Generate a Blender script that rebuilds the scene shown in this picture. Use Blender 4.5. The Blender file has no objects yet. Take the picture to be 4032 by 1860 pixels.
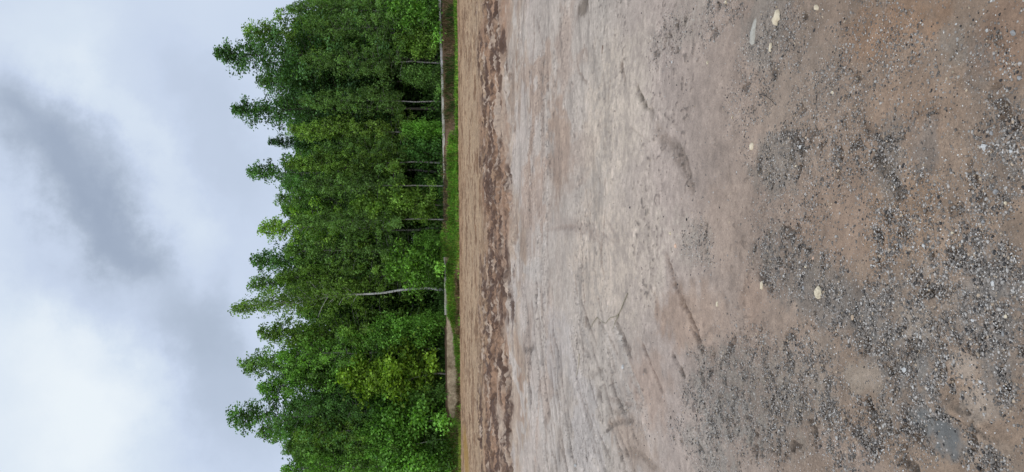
import bpy, math, random
import numpy as np

rng = np.random.default_rng(11)
random.seed(11)
scene = bpy.context.scene
COL = scene.collection

# ------------------------------------------------------------------ camera model
F, CX, CY = 3028.0, 2016.0, 930.0
PITCH = math.atan((2016.0 - 1690.0) / F)
ROLL = math.radians(0.45)
EYE = 1.6
cp, sp = math.cos(PITCH), math.sin(PITCH)


def ray(px, py):
    """direction of one spot of the photograph, world axes (x right, y ahead, z up)"""
    r, d = (CY - py) / F, (px - CX) / F          # right, down on the upright picture
    cr, sr = math.cos(ROLL), math.sin(ROLL)
    r, d = r * cr - d * sr, r * sr + d * cr
    return np.array([r, cp - d * sp, -sp - d * cp])


def G(px, py, z=0.0):
    v = ray(px, py)
    t = (z - EYE) / v[2]
    return v[0] * t, v[1] * t


def at(px, py, Y):
    v = ray(px, py)
    t = Y / v[1]
    return v[0] * t, Y, EYE + v[2] * t


def lin(r, g, b, k=1.0):
    f = lambda c: ((c / 255 + 0.055) / 1.055) ** 2.4 if c > 10 else c / 255 / 12.92
    return (f(r) * k, f(g) * k, f(b) * k)


# ------------------------------------------------------------------ noise
def _hash(ix, iy, s):
    h = (ix.astype(np.int64) * 374761393 + iy.astype(np.int64) * 668265263 + s * 974634777) & 0xFFFFFFFF
    h = ((h ^ (h >> 13)) * 1274126177) & 0xFFFFFFFF
    h = h ^ (h >> 16)
    return (h & 0xFFFFFF) / float(0xFFFFFF)


def vn(x, y, s=0):
    fx, fy = np.floor(x), np.floor(y)
    tx, ty = x - fx, y - fy
    tx = tx * tx * (3 - 2 * tx)
    ty = ty * ty * (3 - 2 * ty)
    a, b = _hash(fx, fy, s), _hash(fx + 1, fy, s)
    c, d = _hash(fx, fy + 1, s), _hash(fx + 1, fy + 1, s)
    return (a * (1 - tx) + b * tx) * (1 - ty) + (c * (1 - tx) + d * tx) * ty


def fbm(x, y, s=0, o=4, g=0.5):
    t, a, n = 0, 1.0, 0
    for i in range(o):
        t = t + a * vn(x, y, s + i * 17)
        n += a
        a *= g
        x, y = x * 2.03 + 3.1, y * 2.03 + 7.7
    return t / n


def sstep(a, b, x):
    t = np.clip((x - a) / (b - a), 0, 1)
    return t * t * (3 - 2 * t)


# ------------------------------------------------------------------ object helpers
def tag(o, label=None, cat=None, group=None, kind=None):
    if label: o['label'] = label
    if cat: o['category'] = cat
    if group: o['group'] = group
    if kind: o['kind'] = kind
    return o


def empty(name, loc, label, cat, group=None):
    o = bpy.data.objects.new(name, None)
    o.empty_display_size = 0.2
    COL.objects.link(o)
    o.location = loc
    return tag(o, label, cat, group)


def np_mesh(name, verts, faces, k, mat, smooth=False, attrs=None):
    """verts (n,3), faces (m,k)"""
    me = bpy.data.meshes.new(name)
    verts = np.asarray(verts, np.float32)
    faces = np.asarray(faces, np.int32)
    me.vertices.add(len(verts))
    me.vertices.foreach_set('co', verts.ravel())
    me.loops.add(faces.size)
    me.loops.foreach_set('vertex_index', faces.ravel())
    me.polygons.add(len(faces))
    me.polygons.foreach_set('loop_start', np.arange(0, faces.size, k, dtype=np.int32))
    me.polygons.foreach_set('loop_total', np.full(len(faces), k, np.int32))
    if smooth:
        me.polygons.foreach_set('use_smooth', np.ones(len(faces), bool))
    me.update(calc_edges=True)
    for an, (dom, typ, arr) in (attrs or {}).items():
        a = me.attributes.new(an, typ, dom)
        a.data.foreach_set('color' if typ == 'FLOAT_COLOR' else 'value', np.asarray(arr, np.float32).ravel())
    if mat: me.materials.append(mat)
    return me


def link(name, me, parent=None, loc=None):
    o = bpy.data.objects.new(name, me)
    COL.objects.link(o)
    if parent: o.parent = parent
    if loc is not None: o.location = loc
    return o


# ------------------------------------------------------------------ material helpers
def new_mat(name):
    m = bpy.data.materials.new(name)
    m.use_nodes = True
    nt = m.node_tree
    nt.nodes.clear()
    return m, nt


def N(nt, typ, **kw):
    n = nt.nodes.new(typ)
    for k, v in kw.items():
        if k.startswith('i_'):
            key = k[2:].replace('_', ' ')
            n.inputs[key].default_value = v
        else:
            setattr(n, k, v)
    return n


def mix_col(nt, a, b, fac, mode='MIX'):
    n = nt.nodes.new('ShaderNodeMix')
    n.data_type = 'RGBA'
    n.blend_type = mode
    n.clamp_factor = True
    for sock, v in ((n.inputs[0], fac), (n.inputs[6], a), (n.inputs[7], b)):
        if isinstance(v, (int, float)): sock.default_value = v
        elif isinstance(v, tuple): sock.default_value = (*v[:3], 1)
        else: nt.links.new(v, sock)
    return n.outputs[2]


def math_n(nt, op, a, b=None, clamp=False):
    n = nt.nodes.new('ShaderNodeMath')
    n.operation = op
    n.use_clamp = clamp
    for sock, v in zip(n.inputs, (a, b)):
        if v is None: continue
        if isinstance(v, (int, float)): sock.default_value = v
        else: nt.links.new(v, sock)
    return n.outputs[0]


def ramp(nt, fac, stops):
    n = nt.nodes.new('ShaderNodeValToRGB')
    nt.links.new(fac, n.inputs[0])
    el = n.color_ramp.elements
    while len(el) < len(stops): el.new(0.5)
    for e, (p, c) in zip(el, stops):
        e.position = p
        e.color = (*c[:3], 1) if isinstance(c, tuple) else (c, c, c, 1)
    return n.outputs[0]


def finish(nt, shader):
    out = nt.nodes.new('ShaderNodeOutputMaterial')
    nt.links.new(shader, out.inputs[0])


# ground: colour of each kind of soil is an attribute, grain is procedural
def ground_material():
    m, nt = new_mat('soil')
    L = nt.links
    at_ = N(nt, 'ShaderNodeAttribute', attribute_name='soil')
    gr = N(nt, 'ShaderNodeAttribute', attribute_name='grit')
    wet = N(nt, 'ShaderNodeAttribute', attribute_name='wet')
    geo = N(nt, 'ShaderNodeNewGeometry')
    pos = geo.outputs['Position']
    n1 = N(nt, 'ShaderNodeTexNoise', i_Scale=90.0, i_Detail=5.0, i_Roughness=0.75)
    n2 = N(nt, 'ShaderNodeTexNoise', i_Scale=330.0, i_Detail=2.0, i_Roughness=0.6)
    n3 = N(nt, 'ShaderNodeTexNoise', i_Scale=14.0, i_Detail=6.0, i_Roughness=0.7)
    vo = N(nt, 'ShaderNodeTexVoronoi', i_Scale=130.0)
    vo2 = N(nt, 'ShaderNodeTexVoronoi', i_Scale=62.0)
    for n in (n1, n2, n3, vo, vo2): L.new(pos, n.inputs['Vector'])
    # grain brightness around 1
    g1 = ramp(nt, n1.outputs['Fac'], [(0.25, 0.50), (0.5, 1.0), (0.75, 1.45)])
    g2 = ramp(nt, n2.outputs['Fac'], [(0.3, 0.72), (0.7, 1.28)])
    g3 = ramp(nt, n3.outputs['Fac'], [(0.25, 0.80), (0.75, 1.20)])
    c = mix_col(nt, at_.outputs['Color'], g3, 1.0, 'MULTIPLY')
    amt = math_n(nt, 'MULTIPLY_ADD', gr.outputs['Fac'], 0.75, )
    nt.nodes[-1].inputs[2].default_value = 0.45
    c = mix_col(nt, c, g1, amt, 'MULTIPLY')
    c = mix_col(nt, c, g2, amt, 'MULTIPLY')
    # single grains: some pale, some dark
    sep = N(nt, 'ShaderNodeSeparateColor')
    L.new(vo.outputs['Color'], sep.inputs[0])
    pale = math_n(nt, 'GREATER_THAN', sep.outputs[0], 0.88)
    dark = math_n(nt, 'LESS_THAN', sep.outputs[0], 0.22)
    core = math_n(nt, 'LESS_THAN', vo.outputs['Distance'], 0.33)
    gg = math_n(nt, 'MULTIPLY', core, math_n(nt, 'MULTIPLY', gr.outputs['Fac'], 0.75, True))
    c = mix_col(nt, c, lin(205, 200, 192), math_n(nt, 'MULTIPLY', gg, pale))
    c = mix_col(nt, c, lin(58, 54, 50), math_n(nt, 'MULTIPLY', gg, dark))
    b = N(nt, 'ShaderNodeBsdfPrincipled')
    L.new(c, b.inputs['Base Color'])
    L.new(math_n(nt, 'MULTIPLY_ADD', wet.outputs['Fac'], -0.42), b.inputs['Roughness'])
    nt.nodes[-1].inputs[2].default_value = 0.92
    b.inputs['Specular IOR Level'].default_value = 0.3
    h = math_n(nt, 'ADD', math_n(nt, 'MULTIPLY', n1.outputs['Fac'], 1.0), math_n(nt, 'MULTIPLY', vo2.outputs['Distance'], -0.5))
    bu = N(nt, 'ShaderNodeBump', i_Strength=0.55, i_Distance=0.012)
    L.new(h, bu.inputs['Height'])
    L.new(bu.outputs[0], b.inputs['Normal'])
    finish(nt, b.outputs[0])
    return m


def leaf_material(name, base):
    """per-leaf tone attribute, per-tree colour from the object"""
    m, nt = new_mat(name)
    L = nt.links
    a = N(nt, 'ShaderNodeAttribute', attribute_name='tone')
    oi = N(nt, 'ShaderNodeObjectInfo')
    c = mix_col(nt, tuple(v * 0.38 for v in base), tuple(min(1, v * 2.1) for v in base), a.outputs['Fac'])
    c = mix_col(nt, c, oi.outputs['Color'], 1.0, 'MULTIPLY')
    d = N(nt, 'ShaderNodeBsdfPrincipled')
    d.inputs['Roughness'].default_value = 0.55
    d.inputs['Specular IOR Level'].default_value = 0.25
    L.new(c, d.inputs['Base Color'])
    t = N(nt, 'ShaderNodeBsdfTranslucent')
    c2 = mix_col(nt, c, (1.0, 1.25, 0.35), 1.0, 'MULTIPLY')
    L.new(c2, t.inputs['Color'])
    mx = N(nt, 'ShaderNodeMixShader', i_Fac=0.30)
    L.new(d.outputs[0], mx.inputs[1])
    L.new(t.outputs[0], mx.inputs[2])
    finish(nt, mx.outputs[0])
    return m


def bark_material(name, pale, dark, cut=0.5):
    m, nt = new_mat(name)
    L = nt.links
    geo = N(nt, 'ShaderNodeTexCoord')
    mp = N(nt, 'ShaderNodeMapping')
    mp.inputs['Scale'].default_value = (3, 3, 9)
    L.new(geo.outputs['Object'], mp.inputs[0])
    n = N(nt, 'ShaderNodeTexNoise', i_Scale=1.4, i_Detail=6.0, i_Roughness=0.75)
    L.new(mp.outputs[0], n.inputs['Vector'])
    c = ramp(nt, n.outputs['Fac'], [(cut - 0.14, dark), (cut - 0.02, pale)])
    b = N(nt, 'ShaderNodeBsdfPrincipled')
    b.inputs['Roughness'].default_value = 0.85
    L.new(c, b.inputs['Base Color'])
    bu = N(nt, 'ShaderNodeBump', i_Strength=0.4, i_Distance=0.02)
    L.new(n.outputs['Fac'], bu.inputs['Height'])
    L.new(bu.outputs[0], b.inputs['Normal'])
    finish(nt, b.outputs[0])
    return m


def rough_material(name, c0, c1, scale, c2=None, bump=0.4, rough=0.85):
    m, nt = new_mat(name)
    L = nt.links
    geo = N(nt, 'ShaderNodeNewGeometry')
    n = N(nt, 'ShaderNodeTexNoise', i_Scale=scale, i_Detail=7.0, i_Roughness=0.7)
    n2 = N(nt, 'ShaderNodeTexNoise', i_Scale=scale * 0.17, i_Detail=5.0, i_Roughness=0.65)
    for q in (n, n2): L.new(geo.outputs['Position'], q.inputs['Vector'])
    c = ramp(nt, n.outputs['Fac'], [(0.3, c0), (0.7, c1)])
    if c2:
        f = ramp(nt, n2.outputs['Fac'], [(0.48, 0.0), (0.66, 0.9)])
        c = mix_col(nt, c, c2, f)
    b = N(nt, 'ShaderNodeBsdfPrincipled')
    b.inputs['Roughness'].default_value = rough
    L.new(c, b.inputs['Base Color'])
    bu = N(nt, 'ShaderNodeBump', i_Strength=bump, i_Distance=0.02)
    L.new(n.outputs['Fac'], bu.inputs['Height'])
    L.new(bu.outputs[0], b.inputs['Normal'])
    finish(nt, b.outputs[0])
    return m


def tone_material(name, dark, pale, rough=0.8, spec=0.3, trans=0.0):
    """colour runs from dark to pale by a per-face attribute (stones, blades)"""
    m, nt = new_mat(name)
    a = N(nt, 'ShaderNodeAttribute', attribute_name='soil')
    geo = N(nt, 'ShaderNodeNewGeometry')
    n = N(nt, 'ShaderNodeTexNoise', i_Scale=160.0, i_Detail=3.0)
    nt.links.new(geo.outputs['Position'], n.inputs['Vector'])
    g = ramp(nt, n.outputs['Fac'], [(0.3, 0.72), (0.7, 1.2)])
    c = mix_col(nt, a.outputs['Color'], g, 1.0, 'MULTIPLY')
    b = N(nt, 'ShaderNodeBsdfPrincipled')
    b.inputs['Roughness'].default_value = rough
    b.inputs['Specular IOR Level'].default_value = spec
    nt.links.new(c, b.inputs['Base Color'])
    sh = b.outputs[0]
    if trans:
        t = N(nt, 'ShaderNodeBsdfTranslucent')
        nt.links.new(c, t.inputs['Color'])
        mx = N(nt, 'ShaderNodeMixShader', i_Fac=trans)
        nt.links.new(sh, mx.inputs[1])
        nt.links.new(t.outputs[0], mx.inputs[2])
        sh = mx.outputs[0]
    finish(nt, sh)
    return m


# ================================================================== GROUND
BANK_Y = 41.4
BANK_H = 0.80


def bank_line(x):
    return BANK_Y + 0.25 * (vn(x * 0.5, x * 0 + 3, 5) - 0.5) + 0.15 * (vn(x * 1.7, x * 0 + 9, 6) - 0.5)


_w = [(1660, .12), (1640, .12), (1400, .12), (1300, .35), (1240, .60), (1150, .72), (1060, .66), (1013, .5)]
WMX = np.array([at(1790, q, BANK_Y)[0] for q, _ in _w])
WMH = np.array([h for _, h in _w])
WXA, WXB = at(1790, 1655, BANK_Y)[0], at(1790, 1013, BANK_Y)[0]
X_LEFT = at(1790, 1640, BANK_Y)[0]       # the bank sinks left of here


def terrain(x, y):
    """height, and the masks used for colouring"""
    # gentle unevenness of the lot
    z = 0.05 * (fbm(x * 0.16, y * 0.16, 1, 3) - 0.5) * sstep(3, 12, y)
    z += 0.02 * (fbm(x * 1.1, y * 1.1, 2, 4) - 0.5)
    z += 0.010 * (fbm(x * 6, y * 6, 3, 4) - 0.5)
    # furrowed far field and churned band of wheel ruts, running across the view
    yw = y + 8.0 * (fbm(x * 0.35, y * 0.2, 40, 4, 0.6) - 0.5) + 0.02 * x
    yw = yw + 8.0 * (fbm(x * 0.9, y * 0.7, 44, 4, 0.6) - 0.5)
    far = sstep(20.5, 25.5, yw)
    churn = sstep(14.0, 17.5, yw) * (1 - sstep(20.5, 25.0, yw))
    rid = 1 - np.abs(2 * fbm(x * 0.8, y * 2.0, 7, 5, 0.62) - 1)
    z += far * (1 - sstep(40.0, 41.0, y)) * (0.24 * (rid - 0.75) + 0.06 * (fbm(x * 2.6, y * 4.5, 19, 3, 0.6) - 0.5))
    r2 = 1 - np.abs(2 * fbm(x * 1.3, y * 1.7, 8, 5, 0.65) - 1)
    z += churn * (0.40 * (r2 - 0.75) - 0.05 + 0.20 * (fbm(x * 3.2, y * 4.0, 18, 4, 0.65) - 0.5))
    mid = sstep(8.5, 11, y) * (1 - sstep(14.6, 16.0, yw))
    r3 = fbm(x * 1.1 + 0.55 * y, y * 1.9 - 0.2 * x, 9, 4, 0.55)
    z += mid * 0.07 * (r3 - 0.5)
    # bank and forest floor
    bl = bank_line(x)
    leftfall = sstep(X_LEFT - 3.5, X_LEFT + 0.3, x)
    h = BANK_H * (0.55 + 0.45 * leftfall)
    b = sstep(0.0, 0.62, y - bl)
    # the buried wall: earth heaped against its face, full height only behind it
    wz = sstep(WXA - 0.15, WXA + 0.15, x) * (1 - sstep(WXB - 0.15, WXB + 0.15, x))
    heap = np.interp(x, WMX, WMH)
    front = np.minimum(sstep(-0.32, 0.30, y - bl), heap)
    bw = np.where(y > BANK_Y + 0.44, np.maximum(b, 0.9), front)
    b = b * (1 - wz) + bw * wz
    z += b * h + b * 0.07 * (fbm(x * 2.4, y * 2.4, 12, 4) - 0.5)
    z += np.clip(y - bl - 1.0, 0, 400) * 0.012
    return z, far, churn, mid, b


# --- stains and soils: (px, py, half-size along px, half-size along py, colour, weight, edge noise scale)
def W(px, py, rx, ry):
    x0, y0 = G(px, py)
    ya, yb = G(px - rx, py)[1], G(px + rx, py)[1]
    return x0, y0, abs(ya - yb) / 2, ry / F * math.hypot(y0, EYE)


PALE = lin(186, 178, 170)
MAUVE = lin(176, 166, 156)
TAN = lin(168, 147, 130)
BROWN = lin(146, 120, 97)
RUST = lin(150, 112, 78)
GREY = lin(112, 107, 104)
DGREY = lin(82, 79, 78)
CLAY = lin(104, 103, 101)
MUD = lin(80, 56, 40)
SOILS = [
    # far / mid pale bands
    (2020, 150, 26, 330, lin(190, 182, 172), 0.6, 2),
    (2035, 560, 22, 330, lin(184, 174, 164), 0.45, 2),
    (2070, 1050, 55, 200, lin(182, 174, 166), 0.8, 2),
    (2090, 1650, 60, 330, PALE, 0.8, 2),
    (2120, 450, 40, 380, TAN, 0.75, 3),
    (2190, 560, 40, 260, lin(164, 142, 124), 0.8, 3),
    (2230, 170, 45, 200, lin(168, 150, 136), 0.7, 3),
    (2115, 800, 34, 200, lin(170, 150, 135), 0.7, 3),
    (2160, 1430, 24, 330, lin(168, 150, 136), 0.6, 3),
    (2240, 640, 60, 120, lin(160, 142, 128), 0.5, 3),
    (2300, 20, 24, 40, lin(120, 108, 96), 0.9, 5),
    (2400, 450, 150, 330, lin(178, 169, 160), 0.7, 3),
    (2380, 1000, 180, 330, lin(177, 167, 158), 0.7, 3),
    (2260, 1560, 120, 330, lin(180, 173, 168), 0.75, 3),
    # warm brown, closer
    (2720, 1260, 170, 150, lin(164, 137, 117), 0.85, 4),
    (2560, 1520, 90, 170, lin(170, 146, 130), 0.8, 4),
    (2500, 1760, 110, 120, lin(160, 138, 120), 0.6, 5),
    (2900, 900, 200, 200, lin(158, 134, 116), 0.6, 4),
    (3300, 850, 260, 220, lin(150, 120, 96), 0.7, 4),
    (3550, 820, 170, 240, lin(150, 118, 88), 0.8, 4),
    (3560, 480, 220, 170, lin(146, 116, 90), 0.7, 4),
    (3500, 110, 260, 130, lin(150, 114, 82), 0.85, 4),
    (3950, 130, 130, 170, lin(148, 112, 84), 0.6, 4),
    (3130, 330, 200, 250, lin(146, 126, 108), 0.55, 4),
    (2960, 1190, 60, 120, lin(160, 130, 108), 0.7, 4),
    # grey, gravelly
    (2700, 70, 130, 120, lin(140, 132, 125), 0.7, 6),
    (3000, 110, 110, 160, lin(138, 126, 114), 0.7, 6),
    (3050, 640, 110, 130, lin(128, 117, 105), 0.7, 6),
    (2740, 960, 80, 110, lin(138, 131, 124), 0.7, 6),
    (3080, 1020, 130, 140, lin(104, 97, 90), 0.8, 6),
    (3240, 1130, 130, 130, lin(104, 97, 90), 0.85, 6),
    (3240, 1180, 220, 110, lin(126, 113, 102), 0.8, 6),
    (2900, 1480, 220, 150, lin(122, 115, 108), 0.85, 6),
    (2860, 1640, 190, 150, lin(128, 124, 120), 0.9, 6),
    (3120, 1560, 190, 260, lin(126, 117, 108), 0.85, 6),
    (2800, 1800, 150, 100, lin(124, 120, 116), 0.8, 6),
    (3440, 1300, 160, 110, lin(116, 112, 110), 0.9, 6),
    (3560, 1480, 150, 200, lin(108, 107, 107), 0.9, 6),
    (3620, 1190, 250, 150, lin(122, 112, 104), 0.8, 6),
    (3930, 1230, 190, 300, lin(110, 107, 106), 0.9, 6),
    (3850, 260, 60, 110, lin(108, 104, 102), 0.8, 5),
    (3760, 180, 90, 90, lin(120, 112, 104), 0.7, 5),
    (3640, 560, 80, 110, lin(124, 114, 106), 0.6, 5),
    (3500, 640, 60, 200, lin(122, 110, 98), 0.7, 6),
    (3960, 690, 90, 90, lin(100, 96, 94), 0.8, 5),
    (3900, 500, 150, 140, lin(120, 110, 102), 0.6, 5),
    # tan islands in the gravel
    (3380, 1490, 60, 70, lin(158, 138, 118), 0.9, 6),
    (3440, 1490, 45, 70, lin(156, 136, 117), 0.9, 6),
    (3600, 1290, 80, 80, lin(146, 130, 114), 0.8, 6),
    (3800, 1440, 80, 60, lin(156, 136, 118), 0.9, 6),
    (3860, 1590, 90, 70, lin(156, 136, 118), 0.95, 6),
    (3480, 1640, 40, 60, lin(150, 134, 118), 0.8, 6),
    (3350, 1810, 200, 80, lin(152, 128, 110), 0.9, 6),
    (2960, 1830, 120, 70, lin(160, 138, 122), 0.9, 6),
    (3900, 1810, 160, 80, lin(148, 126, 106), 0.9, 6),
    (3240, 1370, 90, 60, lin(146, 126, 108), 0.7, 6),
    # smooth grey clay slab, foreground
    (3720, 1720, 95, 80, CLAY, 1.0, 3),
    (3640, 1650, 60, 50, lin(112, 112, 110), 0.9, 3),
]
GRAVEL = [(2900, 1480, 260, 190, 1.0), (2860, 1640, 210, 190, 1.0), (3120, 1580, 240, 300, 1.0), (2780, 1800, 180, 110, .9),
          (3080, 1040, 150, 150, 1.0), (3240, 1130, 150, 140, 1.0), (3300, 1220, 200, 120, .9), (3450, 1300, 180, 150, .9),
          (3600, 1500, 240, 260, .75), (3900, 1250, 240, 320, .65), (3680, 1200, 260, 170, .7), (3740, 1560, 160, 100, .9),
          (3450, 1720, 120, 120, .9), (2740, 960, 90, 110, .7), (2640, 140, 120, 120, .55), (2820, 60, 120, 120, .6),
          (3050, 150, 180, 170, .6), (3060, 640, 140, 150, .75), (3130, 580, 60, 90, .9), (3480, 640, 90, 240, .45),
          (3500, 950, 90, 160, .6), (3850, 260, 140, 160, .3), (3900, 620, 160, 260, .4), (3420, 250, 220, 260, .22),
          (3250, 500, 220, 300, .45), (3600, 700, 300, 400, .3), (3100, 850, 180, 200, .35), (2950, 350, 140, 200, .45),
          (3850, 1780, 130, 90, .5), (3150, 1800, 120, 90, .4), (3300, 1790, 60, 90, .8), (2470, 1600, 70, 60, .35),
          (2260, 1740, 60, 120, .4), (2520, 1640, 60, 120, .3), (3790, 1612, 36, 32, 1), (3850, 1672, 36, 32, 1), (3910, 1715, 40, 32, 1), (3750, 1570, 30, 28, 1)]
BARE = [(3720, 1725, 90, 75), (3860, 1590, 75, 55), (3380, 1490, 45, 55), (3440, 1500, 35, 60), (3820, 1450, 60, 45),
        (2720, 1260, 150, 120)]
# dark streaks: wheel marks and slits; (points, half-width px, colour, weight, groove depth m)
DK = lin(92, 80, 70)
STREAKS = [
    ([(2512, 355), (2540, 410), (2572, 450)], 15, lin(76, 68, 56), .95, .03),
    ([(2450, 255), (2462, 310)], 12, lin(112, 96, 82), .8, .015),
    ([(2590, 510), (2660, 590), (2700, 660), (2725, 745)], 26, lin(116, 100, 88), .75, .02),
    ([(2622, 1015), (2648, 1100), (2690, 1190), (2740, 1300), (2765, 1370)], 15, lin(100, 78, 62), .9, .03),
    ([(2650, 1110), (2700, 1190)], 24, lin(118, 96, 80), .6, .01),
    ([(2360, 1270), (2400, 1330), (2432, 1395)], 5, lin(110, 98, 88), .7, .02),
    ([(2270, 1315), (2300, 1375), (2335, 1425)], 6, lin(120, 112, 104), .6, .02),
    ([(2430, 1300), (2470, 1370), (2490, 1412)], 5, lin(110, 92, 80), .75, .02),
    ([(2530, 1360), (2560, 1430), (2610, 1545)], 6, lin(112, 90, 76), .8, .025),
    ([(2650, 1395), (2670, 1435), (2695, 1480)], 8, lin(84, 70, 60), .85, .03),
    ([(2720, 1290), (2750, 1350), (2770, 1380)], 6, lin(96, 78, 66), .8, .03),
    ([(2190, 1370), (2205, 1420), (2220, 1600), (2240, 1720), (2265, 1850)], 8, lin(118, 110, 102), .7, .03),
    ([(2310, 1600), (2340, 1730), (2380, 1860)], 9, lin(120, 112, 104), .6, .03),
    ([(2335, 1480), (2370, 1455)], 12, lin(108, 100, 92), .7, .02),
    ([(2352, 1540), (2365, 1555)], 14, lin(108, 98, 90), .7, .02),
    ([(2390, 1690), (2420, 1670), (2490, 1655)], 7, lin(100, 90, 82), .75, .03),
    ([(2395, 1625), (2470, 1620)], 8, lin(126, 116, 106), .5, .02),
    ([(2400, 1570), (2460, 1590), (2530, 1605)], 6, lin(140, 124, 112), .5, .01),
    ([(2440, 1780), (2520, 1790), (2590, 1850)], 12, lin(116, 100, 86), .6, .02),
    ([(2027, 945), (2027, 1055)], 3.5, lin(52, 46, 42), .95, .06),
    ([(2108, 1105), (2112, 1160), (2110, 1225)], 6, lin(70, 60, 54), .95, .06),
    ([(2083, 640), (2086, 715)], 5, lin(84, 70, 60), .9, .04),
    ([(2152, 850), (2156, 1010)], 5, lin(112, 98, 88), .7, .03),
    ([(2175, 1130), (2182, 1240)], 5, lin(96, 84, 76), .7, .03),
    ([(2158, 290), (2160, 420)], 7, lin(110, 94, 82), .75, .03),
    ([(2268, 210), (2280, 290), (2310, 330)], 6, lin(120, 106, 94), .7, .02),
    ([(2300, 1320), (2380, 1480)], 5, lin(134, 126, 120), .4, .01),
    ([(2060, 1360), (2062, 1380), (2090, 1378), (2100, 1368)], 7, lin(88, 80, 74), .85, .03),
    ([(2120, 1425), (2140, 1430)], 8, lin(106, 98, 92), .7, .02),
    ([(2125, 1480), (2110, 1860)], 14, lin(158, 136, 120), .6, .01),
    ([(2560, 560), (2480, 500)], 4, lin(130, 116, 104), .4, .01),
    ([(2170, 880), (2320, 900), (2370, 945)], 18, lin(150, 136, 126), .5, .008),
    ([(2390, 870), (2440, 950)], 8, lin(136, 124, 116), .6, .012),
    # broken crust along the clay slab
    ([(3738, 1560), (3790, 1620), (3850, 1690), (3890, 1715), (3940, 1745)], 12, lin(70, 66, 60), .6, .008),
    ([(3680, 1650), (3745, 1640), (3790, 1660), (3850, 1712)], 5, lin(48, 46, 44), .9, .02),
    ([(3420, 1590), (3450, 1680), (3470, 1760)], 16, lin(78, 72, 66), .8, .02),
    ([(3380, 1700), (3440, 1770)], 22, lin(72, 66, 62), .8, .02),
    ([(3255, 1500), (3265, 1600)], 9, lin(74, 70, 66), .8, .02),
    ([(2990, 1090), (3020, 1110)], 16, lin(70, 62, 56), .8, .01),
    ([(3090, 520), (3140, 580)], 26, lin(88, 80, 72), .7, .01),
    ([(3450, 620), (3500, 690), (3540, 760)], 22, lin(98, 88, 78), .7, .012),
    ([(3420, 520), (3470, 560)], 18, lin(98, 84, 72), .6, .01),
    ([(3570, 1830), (3600, 1860)], 24, lin(66, 62, 58), .85, .02),
]


_r = random.Random(4)
for _ in range(34):
    a, b = _r.uniform(2080, 2480), _r.uniform(1180, 1800)
    l = _r.uniform(60, 190)
    k = _r.uniform(0.10, 0.42) * (a - 1900) / 400
    STREAKS.append(([(a, b), (a + k * l * 0.5 + _r.uniform(-4, 4), b + l * 0.5), (a + k * l, b + l)], _r.uniform(2.5, 6.5), lin(112, 102, 94), _r.uniform(.6, .95), .03))
for _ in range(26):
    a, b = _r.uniform(2060, 2420), _r.uniform(0, 1180)
    l = _r.uniform(50, 170)
    k = _r.uniform(-0.12, 0.16)
    STREAKS.append(([(a, b), (a + k * l * 0.5 + _r.uniform(-5, 5), b + l * 0.5), (a + k * l, b + l)], _r.uniform(2.5, 6), lin(116, 100, 88), _r.uniform(.5, .9), .02))


for _ in range(30):
    a, b = _r.uniform(2060, 2420), _r.uniform(1050, 1760)
    l = _r.uniform(150, 420)
    k = (0.06 + 0.34 * (a - 2050) / 400) * _r.uniform(0.7, 1.2)
    STREAKS.append(([(a, b), (a + k * l * 0.28, b + l * 0.33), (a + k * l * 0.62, b + l * 0.66), (a + k * l * 1.05, b + l)], _r.uniform(4, 11),
                    lin(194, 186, 178) if _r.random() < 0.45 else lin(116, 106, 98), _r.uniform(.6, .95), .03))
for c_ in ((2150, 905), (2172, 900), (2196, 897)):      # curved wheel marks, centre
    STREAKS.append(([(c_[0], c_[1]), (c_[0] + 90, c_[1] - 8), (c_[0] + 170, c_[1] + 18), (c_[0] + 225, c_[1] + 60)], 5, lin(146, 132, 122), .4, .012))


def seg_dist(x, y, pts):
    best = np.full(x.shape, 1e9)
    for (ax, ay, aw), (bx, by, bw) in zip(pts[:-1], pts[1:]):
        dx, dy = bx - ax, by - ay
        t = np.clip(((x - ax) * dx + (y - ay) * dy) / (dx * dx + dy * dy + 1e-9), 0, 1)
        qx, qy = x - ax - t * dx, y - ay - t * dy
        w = aw + (bw - aw) * t
        best = np.minimum(best, np.sqrt((qx / w[..., ] if False else qx / w) ** 2 + (qy / w) ** 2))
    return best


def streak_world(pts, hw):
    out = []
    for px, py in pts:
        x, y = G(px, py)
        out.append((x, y, hw / F * math.hypot(y, EYE) * (1.0 + 0.10 * y)))
    return out


def gravel_density(x, y):
    g = np.zeros(x.shape)
    n = fbm(x * 5, y * 5, 61, 4)
    for px, py, rx, ry, w in GRAVEL:
        x0, y0, ax, ay = W(px, py, rx, ry)
        q = np.sqrt(((x - x0) / ay) ** 2 + ((y - y0) / ax) ** 2) + 0.9 * (n - 0.5)
        g = np.maximum(g, w * (1 - sstep(0.55, 1.1, q)))
    for px, py, rx, ry in BARE:
        x0, y0, ax, ay = W(px, py, rx, ry)
        q = np.sqrt(((x - x0) / ay) ** 2 + ((y - y0) / ax) ** 2) + 0.7 * (n - 0.5)
        g = g * (1 - 0.9 * (1 - sstep(0.7, 1.05, q)))
    return g


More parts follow.
